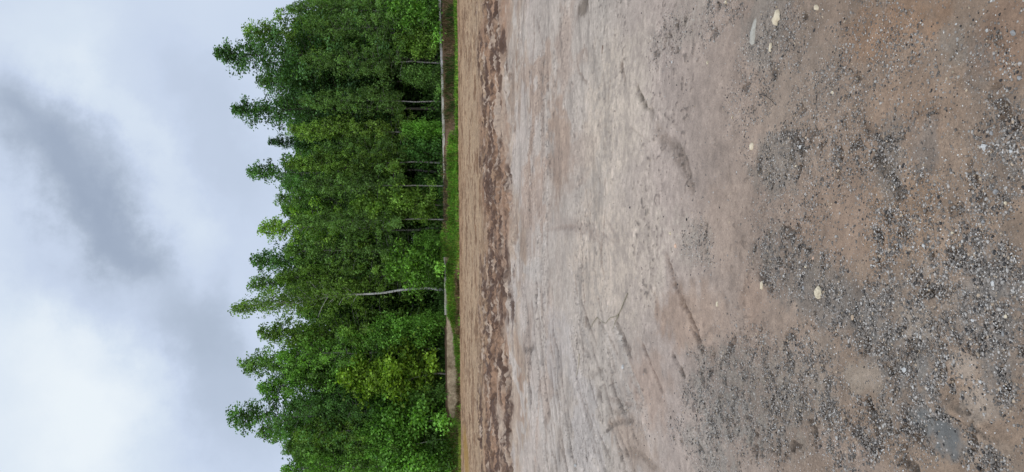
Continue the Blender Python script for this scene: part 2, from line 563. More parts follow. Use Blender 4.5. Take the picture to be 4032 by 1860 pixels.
def build_ground():
    # rings: about half a picture element apart near by, 6 cm apart further out
    r = [0.4, 0.8, 1.2, 1.5]
    y = 1.6
    while y < 12.0:
        r.append(y)
        y += max(0.0028, (y * y + EYE * EYE) / (EYE * F) * 2.6)
    while y < 47:
        r.append(y)
        y += 0.055 if y < 44.5 else 0.25
    while y < 900:
        r.append(y)
        y *= 1.12
    r = np.array(r)
    fine = np.linspace(-23.5, 23.5, 680)
    side = 23.5 + np.cumsum(np.linspace(0.09, 14, 22))
    side = side[side < 178]
    ang = np.concatenate([-side[::-1], fine, side])
    ang = np.radians(ang)
    A, R = np.meshgrid(ang, r)
    X, Y = R * np.sin(A), R * np.cos(A)
    nr, na = X.shape
    x, y = X.ravel(), Y.ravel()
    z, far, churn, mid, bank = terrain(x, y)
    # ---------------- soil colours
    yk = [1.5, 2.6, 3.6, 5.0, 7.0, 10, 13.0, 14.5, 17.5, 21.0, 24.5, 33, 41]
    ck = [BROWN, BROWN, lin(152, 128, 110), lin(170, 152, 141), MAUVE, MAUVE, lin(180, 169, 160), lin(172, 156, 140),
          lin(150, 122, 100), lin(148, 120, 97), lin(160, 138, 112), lin(166, 143, 116), lin(158, 130, 102)]
    ys = np.clip(y + (1.2 * (fbm(x * 0.4, y * 0.4, 21, 3) - 0.5) + 11.0 * sstep(9, 14, y) * (fbm(x * 0.7, y * 0.5, 22, 5, 0.62) - 0.5)) * sstep(3, 9, y), 1.5, 41)
    c = np.stack([np.interp(ys, yk, [k[i] for k in ck]) for i in range(3)], 1)
    n5 = fbm(x * 2.2, y * 2.2, 31, 5, 0.6)
    n6 = fbm(x * 9, y * 9, 33, 4, 0.6)
    n7 = fbm(x * 24, y * 24, 34, 3, 0.65)
    wet = np.zeros(len(x))
    for px, py, rx, ry, colr, w, ns in SOILS:
        x0, y0, ax, ay = W(px, py, rx, ry)
        m = (np.abs(x - x0) < 2.2 * ay) & (np.abs(y - y0) < 2.2 * ax)
        if not m.any(): continue
        xs, ysx = x[m], y[m]
        s = 2.0 / max(ay, 0.1)
        if y0 > 8.5:
            ysx = ysx + (5.0 if y0 < 10.5 else 11.0) * ax * (fbm(xs * 0.9 + px, ysx * 0.4, 47, 5, 0.62) - 0.5)
        n = fbm(xs * s + px, ysx * s * (ay / ax if y0 > 7 else 1) + py, 41, 5, 0.62)
        q = np.sqrt(((xs - x0) / ay) ** 2 + ((ysx - y0) / ax) ** 2) + 1.25 * (n - 0.5) + 0.55 * (n6[m] - 0.5)
        f = w * (1 - sstep(0.50, 1.15, q))
        cc_ = np.array(colr)
        if cc_[0] < 1.5 * cc_[2] and y0 < 7 and px not in (3720, 3640):      # grit: mixed with the tan soil
            f = f * (0.30 + 0.62 * sstep(0.42, 0.56, 0.4 * n6[m] + 0.6 * n7[m]))
            cc_ = cc_ * np.array([1.17, 1.10, 1.0])
        c[m] = c[m] * (1 - f[:, None]) + cc_ * f[:, None]
    # churned band: wet dark mud in the furrows, dry ridges
    st = fbm(x * 0.5, y * 2.0, 71, 5, 0.6)
    st = 0.35 * st + 0.65 * fbm(x * 1.7, y * 2.2, 72, 5, 0.68)
    f = sstep(0.05, 0.7, churn) * sstep(0.42, 0.56, st)
    c = c * (1 - 0.92 * f[:, None]) + np.array(MUD) * 0.92 * f[:, None]
    f = churn * sstep(0.55, 0.66, fbm(x * 1.6, y * 2.4, 77, 5, 0.66))
    c = c * (1 - 0.8 * f[:, None]) + np.array(lin(186, 168, 150)) * 0.8 * f[:, None]
    wet = np.maximum(wet, churn * sstep(0.45, 0.6, st) * 0.6)
    st2 = fbm(x * 0.35, y * 2.6, 73, 5, 0.6)
    st2 = 0.4 * st2 + 0.6 * fbm(x * 1.2, y * 2.6, 74, 5, 0.66)
    f = far * sstep(0.48, 0.62, st2) * 0.8
    c = c * (1 - f[:, None]) + np.array(lin(112, 84, 62)) * f[:, None]
    st3 = fbm(x * 1.1 + 0.55 * y, y * 1.9 - 0.2 * x, 75, 5, 0.6)
    f = mid * sstep(0.52, 0.66, st3) * 0.5
    c = c * (1 - f[:, None]) + np.array(lin(138, 120, 106)) * f[:, None]
    # streaks
    for pts, hw, colr, w, dep in STREAKS:
        P = streak_world(pts, hw)
        xs_, ys_ = [p[0] for p in P], [p[1] for p in P]
        wm = max(p[2] for p in P) * 2.5
        m = (x > min(xs_) - wm) & (x < max(xs_) + wm) & (y > min(ys_) - wm) & (y < max(ys_) + wm)
        if not m.any(): continue
        k_ = 0.35 / max(p[2] for p in P)
        nn = fbm(x[m] * k_, y[m] * k_, 45, 4, 0.65)
        d = seg_dist(x[m], y[m], P) + 2.0 * (nn - 0.5) + 0.8 * (n5[m] - 0.5)
        f = w * (1 - sstep(0.25, 1.35, d)) * (0.35 + 0.65 * sstep(0.38, 0.58, n7[m]))
        c[m] = c[m] * (1 - f[:, None]) + np.array(colr) * f[:, None]
        z[m] -= f * dep * sstep(0.2, 0.6, n6[m] + 0.2)
    # ragged rim of broken crust beside the clay slab
    rim = streak_world([(3720, 1545), (3775, 1610), (3840, 1675), (3900, 1700), (3960, 1735)], 26)
    m = (y < 3.2) & (x < -0.2)
    d = seg_dist(x[m], y[m], rim)
    z[m] += 0.011 * (1 - sstep(0.3, 1.4, d + 2.4 * (n6[m] - 0.5))) * (0.3 + 1.4 * n7[m])
    # clods and little hollows where it is gravelly
    gd = np.zeros(len(x))
    near = (y > 0.5) & (y < 10.5)
    gd[near] = gravel_density(x[near], y[near])
    z[near] += gd[near] * 0.020 * (fbm(x[near] * 22, y[near] * 22, 91, 3, 0.7) - 0.5)
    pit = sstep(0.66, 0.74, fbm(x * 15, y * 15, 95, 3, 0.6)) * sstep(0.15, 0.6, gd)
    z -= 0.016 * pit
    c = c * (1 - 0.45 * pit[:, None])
    c = c * (0.78 + 0.44 * n5)[:, None] * (0.80 + 0.40 * n6)[:, None] * (0.82 + 0.36 * n7)[:, None]
    # crumbs and clods: dark specks of damp soil in loose clusters
    cl_ = sstep(0.45, 0.62, fbm(x * 0.9, y * 1.6, 121, 4, 0.6))
    jx, jy = 0.06 * (fbm(x * 14, y * 14, 131, 2) - 0.5), 0.06 * (fbm(x * 14, y * 14, 132, 2) - 0.5)
    sp = sstep(0.70, 0.80, fbm((x + jx) * 34, (y + jy) * 24, 123, 2, 0.4)) * sstep(2.5, 5, y) * (1 - sstep(12, 16, y)) * (0.2 + 0.8 * cl_)
    sp = np.maximum(sp, 0.8 * sstep(0.66, 0.76, fbm((x + jx) * 17, (y + jy) * 12, 124, 3, 0.6)) * sstep(6, 9, y) * (1 - sstep(15, 17, y)) * cl_)
    c = c * (1 - 0.5 * sp[:, None])
    z += 0.008 * sp
    # faint drag lines across the lot
    dl = sstep(0.56, 0.66, fbm(x * 1.6 + 0.9 * y, y * 5 - 0.9 * x, 135, 4, 0.6)) * sstep(4.5, 8, y) * (1 - sstep(14, 16, y)) * sstep(0.42, 0.6, fbm(x * 0.5, y * 0.7, 136, 3))
    c = c * (1 - 0.22 * dl[:, None])
    sp2 = sstep(0.72, 0.8, vn(x * 26 + 7, y * 20, 126)) * sstep(3, 6, y) * (1 - sstep(13, 16, y)) * cl_
    c = c * (1 + 0.22 * sp2[:, None])
    # bank: raw brown earth, dark humus on top, painted as shade under the beam too
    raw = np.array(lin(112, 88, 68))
    hum_and_shade = np.array(lin(52, 44, 30))
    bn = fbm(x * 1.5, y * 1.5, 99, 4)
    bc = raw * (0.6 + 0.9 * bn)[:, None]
    void_shade = sstep(X_at(930), X_at(910), x) * (1 - sstep(X_at(650), X_at(600), x))
    fl = sstep(0.5 - 0.28 * void_shade, 1.0 - 0.55 * void_shade, y - bank_line(x))
    bc = bc * (1 - fl[:, None]) + hum_and_shade * fl[:, None]
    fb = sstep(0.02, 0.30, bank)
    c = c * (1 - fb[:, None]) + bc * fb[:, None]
    # mossy yellow patch at the foot of the bank on the left
    x0, y0, ax, ay = W(1838, 1800, 14, 110)
    q = np.sqrt(((x - x0) / ay) ** 2 + ((y - y0) / ax) ** 2) + 0.8 * (n5 - 0.5)
    f = 0.75 * (1 - sstep(0.5, 1.1, q))
    c = c * (1 - f[:, None]) + np.array(lin(148, 118, 52)) * f[:, None]
    grit = np.clip(0.18 + gd * 0.85 - sstep(6, 13, y) * 0.15, 0, 1)
    cl = np.zeros(len(x))
    for px, py, rx, ry in ((3720, 1722, 88, 76), (3645, 1655, 50, 40)):
        x0, y0, ax, ay = W(px, py, rx, ry)
        q = np.sqrt(((x - x0) / ay) ** 2 + ((y - y0) / ax) ** 2) + 0.6 * (n5 - 0.5)
        cl = np.maximum(cl, 1 - sstep(0.75, 1.05, q))
    grit = grit * (1 - 0.95 * cl)
    wet = np.maximum(wet, cl * 0.7)
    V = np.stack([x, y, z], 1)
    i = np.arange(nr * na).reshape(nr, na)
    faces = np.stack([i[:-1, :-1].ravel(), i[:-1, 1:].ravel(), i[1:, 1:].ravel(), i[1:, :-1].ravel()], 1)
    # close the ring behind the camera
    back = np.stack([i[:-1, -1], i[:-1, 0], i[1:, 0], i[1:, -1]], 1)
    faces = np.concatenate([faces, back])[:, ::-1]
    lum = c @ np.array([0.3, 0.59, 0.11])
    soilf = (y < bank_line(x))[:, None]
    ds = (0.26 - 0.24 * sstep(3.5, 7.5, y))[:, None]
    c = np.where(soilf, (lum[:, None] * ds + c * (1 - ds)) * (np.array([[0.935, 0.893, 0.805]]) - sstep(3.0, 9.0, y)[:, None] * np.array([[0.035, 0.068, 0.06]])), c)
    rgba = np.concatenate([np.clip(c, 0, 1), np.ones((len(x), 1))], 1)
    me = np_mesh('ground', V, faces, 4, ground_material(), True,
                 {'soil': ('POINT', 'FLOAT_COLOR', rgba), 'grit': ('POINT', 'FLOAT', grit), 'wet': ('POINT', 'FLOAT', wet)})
    o = link('ground', me)
    o['kind'] = 'structure'
    # the little disc of earth under the photographer's feet
    k = 48
    a = np.linspace(0, 2 * math.pi, k, endpoint=False)
    vs = [(0, 0, -0.004)] + [(0.55 * math.cos(t), 0.55 * math.sin(t), -0.004) for t in a]
    fs = [(0, 1 + j, 1 + (j + 1) % k) for j in range(k)]
    me = np_mesh('ground_underfoot', vs, fs, 3, rough_material('underfoot_soil', lin(120, 98, 80), lin(158, 132, 110), 40))
    link('ground_underfoot', me)['kind'] = 'structure'


def ground_z(x, y):
    a = np.array([float(x)]), np.array([float(y)])
    return float(terrain(*a)[0][0])


# ================================================================== STONES
def ico(sub):
    import bmesh
    bm = bmesh.new()
    bmesh.ops.create_icosphere(bm, subdivisions=sub, radius=1.0)
    v = np.array([q.co[:] for q in bm.verts])
    f = np.array([[q.index for q in p.verts] for p in bm.faces])
    bm.free()
    return v, f


def stone_shape(v, r, sharp=0.35):
    """a chipped pebble: flattened by a few random planes"""
    v = v.copy()
    for _ in range(7):
        n = r.normal(size=3)
        n /= np.linalg.norm(n)
        d = v @ n
        lim = r.uniform(0.45, 0.85)
        over = np.clip(d - lim, 0, None)
        v -= over[:, None] * n * 0.95
    v += r.normal(size=v.shape) * 0.03
    v *= np.array([r.uniform(0.8, 1.3), r.uniform(0.65, 1.0), r.uniform(0.45, 0.8)])
    return v


def build_gravel():
    v1, f1 = ico(1)
    temps = []
    for k in range(10):
        r = np.random.default_rng(100 + k)
        temps.append(stone_shape(v1 if k else v1, r))
    # sample by picture element so that near gravel is as fine as far
    n = 420000
    dep = 1.0 / rng.uniform(1 / 10.0, 1 / 1.75, n)
    a = np.radians(rng.uniform(-22.5, 22.5, n))
    x, y = dep * np.sin(a), dep * np.cos(a)
    g = gravel_density(x, y)
    keep = rng.uniform(size=n) < (0.022 + 0.62 * g * (0.6 + 0.8 * fbm(x * 9, y * 9, 111, 3)) ** 2 * sstep(0.40, 0.62, fbm(x * 3.2, y * 3.2, 63, 4, .6)+0.12))
    x, y, g = x[keep], y[keep], g[keep]
    d = np.hypot(y, EYE)
    n = len(x)
    s = np.exp(rng.normal(math.log(0.0029), 0.46, n)) * (0.75 + 0.35 * np.clip(d / 3, 0.7, 1.7))
    s = np.clip(s, 0.0017, 0.0088)
    z = terrain(x, y)[0]
    rot = rng.uniform(0, 2 * math.pi, n)
    kinds = rng.integers(0, len(temps), n)
    u = rng.uniform(size=n)
    col = np.where((u < 0.40)[:, None], np.array(lin(92, 86, 80)), np.where((u < 0.62)[:, None], np.array(lin(140, 128, 116)),
          np.where((u < 0.80)[:, None], np.array(lin(176, 168, 158)), np.where((u < 0.88)[:, None], np.array(lin(188, 182, 172)),
          np.where((u < 0.95)[:, None], np.array(lin(58, 54, 51)), np.array(lin(186, 162, 132)))))))
    col = (col * 0.6 + np.array(lin(128, 118, 106)) * 0.4) * rng.uniform(0.7, 1.25, (n, 1))
    u2 = rng.uniform(size=n)
    col[u2 < 0.075] = np.array(lin(54, 50, 47))
    chip_ = (u2 > 0.94) & (s < 0.0046)
    col[chip_] = np.array(lin(206, 200, 190))
    T = np.stack(temps)[kinds] * s[:, None, None]
    c, sn = np.cos(rot)[:, None], np.sin(rot)[:, None]
    vx = T[..., 0] * c - T[..., 1] * sn + x[:, None]
    vy = T[..., 0] * sn + T[..., 1] * c + y[:, None]
    vz = T[..., 2] + (z + s * 0.05)[:, None]
    V = np.stack([vx, vy, vz], -1).reshape(-1, 3)
    nv = len(v1)
    Fc = (f1[None] + (np.arange(n) * nv)[:, None, None]).reshape(-1, 3)
    rgba = np.concatenate([np.clip(col, 0, 1), np.ones((n, 1))], 1).repeat(nv, 0)
    me = np_mesh('gravel', V, Fc, 3, MAT['stone'], False, {'soil': ('POINT', 'FLOAT_COLOR', rgba)})
    o = link('gravel', me)
    tag(o, 'loose grey and tan gravel scattered over the foreground dirt', 'gravel', kind='stuff')


CREAM, WHITE, PGREY, DARK, TANR, PINK = lin(200, 184, 154), lin(184, 180, 172), lin(138, 135, 130), lin(48, 45, 43), lin(176, 152, 124), lin(204, 168, 140)
STONES = [  # px, py, length px, colour, label
    (3226, 1152, 46, CREAM, 'largest cream stone lying on dark gravel in the left foreground'),
    (2822, 1199, 22, CREAM, 'small round cream pebble alone on the smooth brown patch'),
    (3173, 1051, 18, CREAM, 'cream pebble just beyond the largest cream stone'),
    (3202, 1017, 15, PINK, 'pinkish pebble beyond the cream pebbles on the dark gravel'),
    (3166, 1134, 19, PGREY, 'pale grey pebble beside the largest cream stone'),
    (3360, 1251, 22, TANR, 'tan blocky stone with a dark hollow in front of it'),
    (3561, 1459, 30, WHITE, 'biggest white stone on the grey gravel with a dark hollow before it'),
    (3952, 1312, 26, PGREY, 'grey stone beside the deepest dark hollow in the gravel'),
    (3963, 1248, 20, CREAM, 'cream pebble at the near edge of the grey gravel'),
    (3830, 1262, 22, WHITE, 'white pebble on bare grey dirt in the near foreground'),
    (3865, 1712, 24, WHITE, 'white pebble on the cracked edge of the grey clay slab'),
    (3745, 1566, 20, WHITE, 'white pebble at the far tip of the broken crust'),
    (3866, 1504, 20, WHITE, 'white pebble between the two tan patches in the left foreground'),
    (3570, 1657, 22, DARK, 'dark angular stone on the grey gravel beyond the clay slab'),
    (3520, 1584, 20, DARK, 'dark flat stone between tan patch and grey gravel'),
    (3925, 754, 30, PGREY, 'pale bluish stone with a dark side on brown dirt'),
    (3964, 801, 17, CREAM, 'small tan pebble close to the pale bluish stone'),
    (3875, 874, 22, PGREY, 'flat grey pebble half sunk in the near brown dirt'),
    (3752, 917, 16, CREAM, 'little cream pebble on smooth brown dirt near the middle'),
    (3782, 966, 18, TANR, 'yellowish pebble on the brown dirt near the middle'),
    (3636, 966, 22, WHITE, 'white pebble at the end of a thin groove in the brown dirt'),
    (3547, 966, 19, PGREY, 'grey pebble in the brown dirt with two paler neighbours'),
    (3695, 776, 17, DARK, 'dark round pebble on the brown dirt'),
    (3697, 776 - 30, 18, PGREY, 'grey round pebble next to the dark round pebble'),
    (3908, 1115, 26, WHITE, 'bright white angular stone on grey dirt'),
    (3875, 580, 34, WHITE, 'flat white split stone on brown dirt at right'),
    (3905, 526, 22, PGREY, 'pale grey stone with dark shadow on brown dirt'),
    (3984, 597, 22, WHITE, 'white pebble low at the right of the dirt lot'),
    (4012, 306, 26, PGREY, 'large grey pebble in the near right corner'),
    (3990, 130, 24, PGREY, 'grey stone sunk in rusty dirt at the far right'),
    (3884, 122, 17, WHITE, 'white pebble on rusty dirt at the right'),
    (3902, 4, 18, WHITE, 'white pebble at the right edge of the lot'),
    (3760, 96, 14, WHITE, 'small white pebble among dark crumbs at the right'),
    (3147, 580, 20, WHITE, 'white pebble beside the patch of dark holes'),
    (3280, 366, 18, CREAM, 'cream pebble on grey grit at the right'),
    (3130, 655, 14, CREAM, 'cream pebble among dark crumbs in the middle'),
    (2882, 462, 13, CREAM, 'lone cream pebble on smooth grey dirt'),
    (2788, 246, 17, CREAM, 'cream oval pebble on the pale dirt at the right'),
    (2650, 245, 14, WHITE, 'thin white chip on the pale dirt at the right'),
    (2640, 920, 22, CREAM, 'cream wedge shaped stone by the middle gravel patch'),
    (2660, 970, 22, PINK, 'pinkish tan stone in the middle gravel patch'),
    (2702, 865, 14, DARK, 'dark pebble beyond the middle gravel patch'),
    (2482, 818, 12, DARK, 'dark pebble alone on the pale smooth dirt'),
    (2860, 8, 24, CREAM, 'cream chip at the right edge of the pale dirt'),
    (2456, 1445, 26, WHITE, 'whitish flake on the streaked pale mud'),
    (2268, 1835, 20, WHITE, 'white stone in a dark rut at the left edge'),
]


def build_stones():
    v2, f2 = ico(3)
    for k, (px, py, L, colr, label) in enumerate(STONES):
        L = L * (0.85 if L < 40 else 1)
        r = np.random.default_rng(500 + k)
        x, y = G(px, py)
        s = 0.5 * L / F * math.hypot(y, EYE)
        v = stone_shape(v2, r) 
        v = v * s
        ang = r.uniform(0, 6.28)
        ca, sa = math.cos(ang), math.sin(ang)
        v = np.stack([v[:, 0] * ca - v[:, 1] * sa, v[:, 0] * sa + v[:, 1] * ca, v[:, 2]], 1)
        rgba = np.tile(np.array([*colr, 1.0]), (len(v), 1))
        me = np_mesh('stone', v, f2, 3, MAT['stone'], False, {'soil': ('POINT', 'FLOAT_COLOR', rgba)})
        o = link('stone', me, loc=(x, y, ground_z(x, y) + s * 0.12))
        tag(o, label, 'stone', 'stones lying on the dirt')


# ================================================================== tubes
def tube(pts, radii, k=6):
    pts = np.asarray(pts, float)
    n = len(pts)
    V, Fc = [], []
    for i in range(n):
        t = pts[min(i + 1, n - 1)] - pts[max(i - 1, 0)]
        t /= np.linalg.norm(t) + 1e-9
        up = np.array([0, 0, 1.0]) if abs(t[2]) < 0.9 else np.array([1.0, 0, 0])
        a = np.cross(t, up)
        a /= np.linalg.norm(a)
        b = np.cross(t, a)
        for j in range(k):
            th = 2 * math.pi * j / k
            V.append(pts[i] + radii[i] * (math.cos(th) * a + math.sin(th) * b))
    for i in range(n - 1):
        for j in range(k):
            j2 = (j + 1) % k
            Fc.append((i * k + j, i * k + j2, (i + 1) * k + j2, (i + 1) * k + j))
    return np.array(V), np.array(Fc)


def join(parts):
    V, Fc, o = [], [], 0
    for v, f in parts:
        V.append(v)
        Fc.append(f + o)
        o += len(v)
    return np.concatenate(V), np.concatenate(Fc)


def leaf_quads(c, d, L, Wd, r, tone, flat=0.5):
    """rhombic leaf faces at centres c along d"""
    n = len(c)
    d = d / (np.linalg.norm(d, axis=1, keepdims=True) + 1e-9)
    up = r.normal(size=(n, 3)) * (1 - flat) + np.array([0, 0, 1.0]) * flat * 1.4
    s = np.cross(d, up)
    s /= np.linalg.norm(s, axis=1, keepdims=True) + 1e-9
    nn = np.cross(s, d)
    L, Wd = L[:, None], Wd[:, None]
    a = c - d * L * 0.5
    b = c + s * Wd * 0.5 + nn * Wd * 0.12 - d * L * 0.08
    e = c + d * L * 0.5
    f = c - s * Wd * 0.5 + nn * Wd * 0.12 - d * L * 0.08
    V = np.stack([a, b, e, f], 1).reshape(-1, 3)
    Fc = np.arange(4 * n).reshape(n, 4)
    return V, Fc, tone


# ================================================================== TREES
def make_tree(name, seed, H, rmax, cs, prof, nbr, lpb, droop=0.35, e0=0.35, e1=0.9, leaf=0.105, sig=0.2, tr=0.065, wig=0.25,
              bark='birch_bark', leafmat='birch_leaf', lean=(0, 0), limb=0.75, spruce=False, hang=0.0):
    r = np.random.default_rng(seed)
    tz = np.linspace(0, H * 0.97, 15)
    wx = np.cumsum(r.normal(size=15)) * wig * 0.12 + np.linspace(0, 1, 15) ** 1.4 * lean[0]
    wy = np.cumsum(r.normal(size=15)) * wig * 0.12 + np.linspace(0, 1, 15) ** 1.4 * lean[1]
    wx[0] = wy[0] = 0
    path = np.stack([wx, wy, tz], 1)
    rad = tr * (1 - np.linspace(0, 1, 15) * 0.93)
    rad[0] *= 1.35
    parts = [tube(path, rad, 8)]
    C, D, Tn = [], [], []
    for i in range(nbr):
        u = (i + r.uniform()) / nbr
        u = u ** 0.85
        t = cs + (1 - cs) * u * 0.985
        z = H * t
        p0 = np.array([np.interp(z, tz, wx), np.interp(z, tz, wy), z])
        Lb = rmax * prof(u) * r.uniform(0.5, 1.25) * min(1, (1 - u) * 6 + 0.2) + 0.10
        az = i * 2.399 + r.normal() * 0.4
        el = e0 + (e1 - e0) * u + r.normal() * 0.14
        h = np.array([math.cos(az), math.sin(az), 0])
        ss = np.linspace(0, 1, 6)
        bend = r.normal() * 0.15
        hb = np.array([-h[1], h[0], 0])
        pts = p0 + ss[:, None] * Lb * (h * math.cos(el) + np.array([0, 0, math.sin(el)])) \
            + (ss ** 2)[:, None] * Lb * (hb * bend + np.array([0, 0, -droop * (1 - 0.6 * u)]))
        if Lb > 0.35:
            m = 5 if limb > 0.7 else 4
            b0 = min(0.024, tr * 0.34) * (1 - 0.6 * u)
            parts.append(tube(pts[:m], b0 * (1 - 0.75 * ss[:m]) + 0.003, 4))
        nl = int(lpb * 1.75 * (0.35 + 0.65 * Lb / rmax) * r.uniform(0.55, 1.35) * (1 - 0.35 * u * u))
        nc = max(2, int(3 + 4 * Lb / rmax))
        cc = r.uniform(0.22, 1.05, nc)
        btone = r.normal() * 0.16
        ctone = r.normal(size=nc) * 0.20
        which = r.integers(0, nc, nl)
        s = np.clip(cc[which] + r.normal(size=nl) * 0.07, 0.1, 1.12)
        pos = np.stack([np.interp(s, ss, pts[:, q]) for q in range(3)], 1)
        over = np.clip(s - 1, 0, 1)[:, None] * Lb
        pos += over * (h * 0.8 + np.array([0, 0, -0.2]))
        if hang > 0:
            ns = int(5 + 11 * Lb / rmax)
            si = r.integers(0, ns, nl)
            bs = np.clip(r.uniform(0.18, 1.06, ns), 0, 1.06)[si]
            pos = np.stack([np.interp(bs, ss, pts[:, q]) for q in range(3)], 1) + np.clip(r.normal(size=(ns, 3)), -2, 2)[si] * 0.13
            fall = r.uniform(size=nl) ** 0.85
            ln = (hang * r.uniform(0.3, 1.25, ns) * (0.35 + 0.65 * Lb / rmax))[si]
            sway = r.normal(size=(ns, 2))[si] * 0.12
            pos[:, 2] -= fall * ln
            pos[:, :2] += sway * fall[:, None] + np.clip(r.normal(size=(nl, 2)), -2, 2) * 0.055
            pos[:, 2] += np.clip(r.normal(size=nl), -2, 2) * 0.05
            C.append(pos)
            D.append(r.normal(size=(nl, 3)) * 0.55 + h * 0.2 + np.array([0, 0, -0.8]))
            Tn.append(np.clip(0.42 + btone + (r.normal(size=ns) * 0.13)[si] + r.normal(size=nl) * 0.12, 0, 1))
            continue
        off = np.clip(r.normal(size=(nl, 3)), -2, 2) * sig * (0.9 + 0.25 * u) * np.array([1, 1, 0.75 if not spruce else 0.35])
        off[:, 2] -= np.abs(r.normal(size=nl)) * sig * 0.7
        pos += off * (0.55 + 0.6 * Lb / rmax)
        C.append(pos)
        dd = h * 0.5 + r.normal(size=(nl, 3)) * 0.8 + np.array([0, 0, -0.55 if not spruce else 0.1])
        D.append(dd)
        Tn.append(np.clip(0.42 + btone + ctone[which] + r.normal(size=nl) * 0.16, 0, 1))
    C, D, Tn = np.concatenate(C), np.concatenate(D), np.concatenate(Tn)
    n = len(C)
    L = leaf * r.uniform(0.65, 1.35, n)
    Wd = L * (r.uniform(0.55, 0.85, n) if not spruce else r.uniform(0.2, 0.35, n))
    V, Fc, tone = leaf_quads(C, D, L, Wd, r, Tn)
    crown = np_mesh(name + '_crown', V, Fc, 4, MAT[leafmat], False, {'tone': ('FACE', 'FLOAT', tone)})
    tv, tf = join(parts)
    trunk = np_mesh(name + '_trunk', tv, tf, 4, MAT[bark], True)
    return dict(crown=crown, trunk=trunk, H=H)


P_BIRCH = lambda u: 1.1 * (0.6 + 0.4 * math.sin(min(1, u * 2.2) * math.pi / 2)) * (1 - u) ** 0.66 + 0.04
P_CONE = lambda u: 1.25 * (1 - u) ** 0.72 * (0.62 + 0.38 * min(1, u * 2.5)) + 0.03
P_COL = lambda u: (0.7 + 0.3 * min(1, u * 4)) * (1 - u ** 2.2) ** 0.8 + 0.05
P_ROUND = lambda u: max(0.1, math.sin(math.pi * (0.12 + 0.82 * u))) ** 0.7
P_SPRUCE = lambda u: (1 - u) ** 0.9 + 0.03
P_BUSH = lambda u: 0.55 + 0.5 * math.sin(math.pi * min(1, 0.25 + 0.75 * u))


def place_tree(name, tpl, x, y, h, label, group, tint=(1, 1, 1), wide=1.0, rot=None, cat='tree', zb=None):
    z = ground_z(x, y) if zb is None else zb
    s = h / tpl['H']
    root = empty(name, (x, y, z - 0.05), label, cat, group)
    root.rotation_euler = (0, 0, random.uniform(0, 6.28) if rot is None else rot)
    root.scale = (s * wide, s * wide, s)
    for part in ('trunk', 'crown'):
        o = link(part, tpl[part], root)
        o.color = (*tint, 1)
    return root


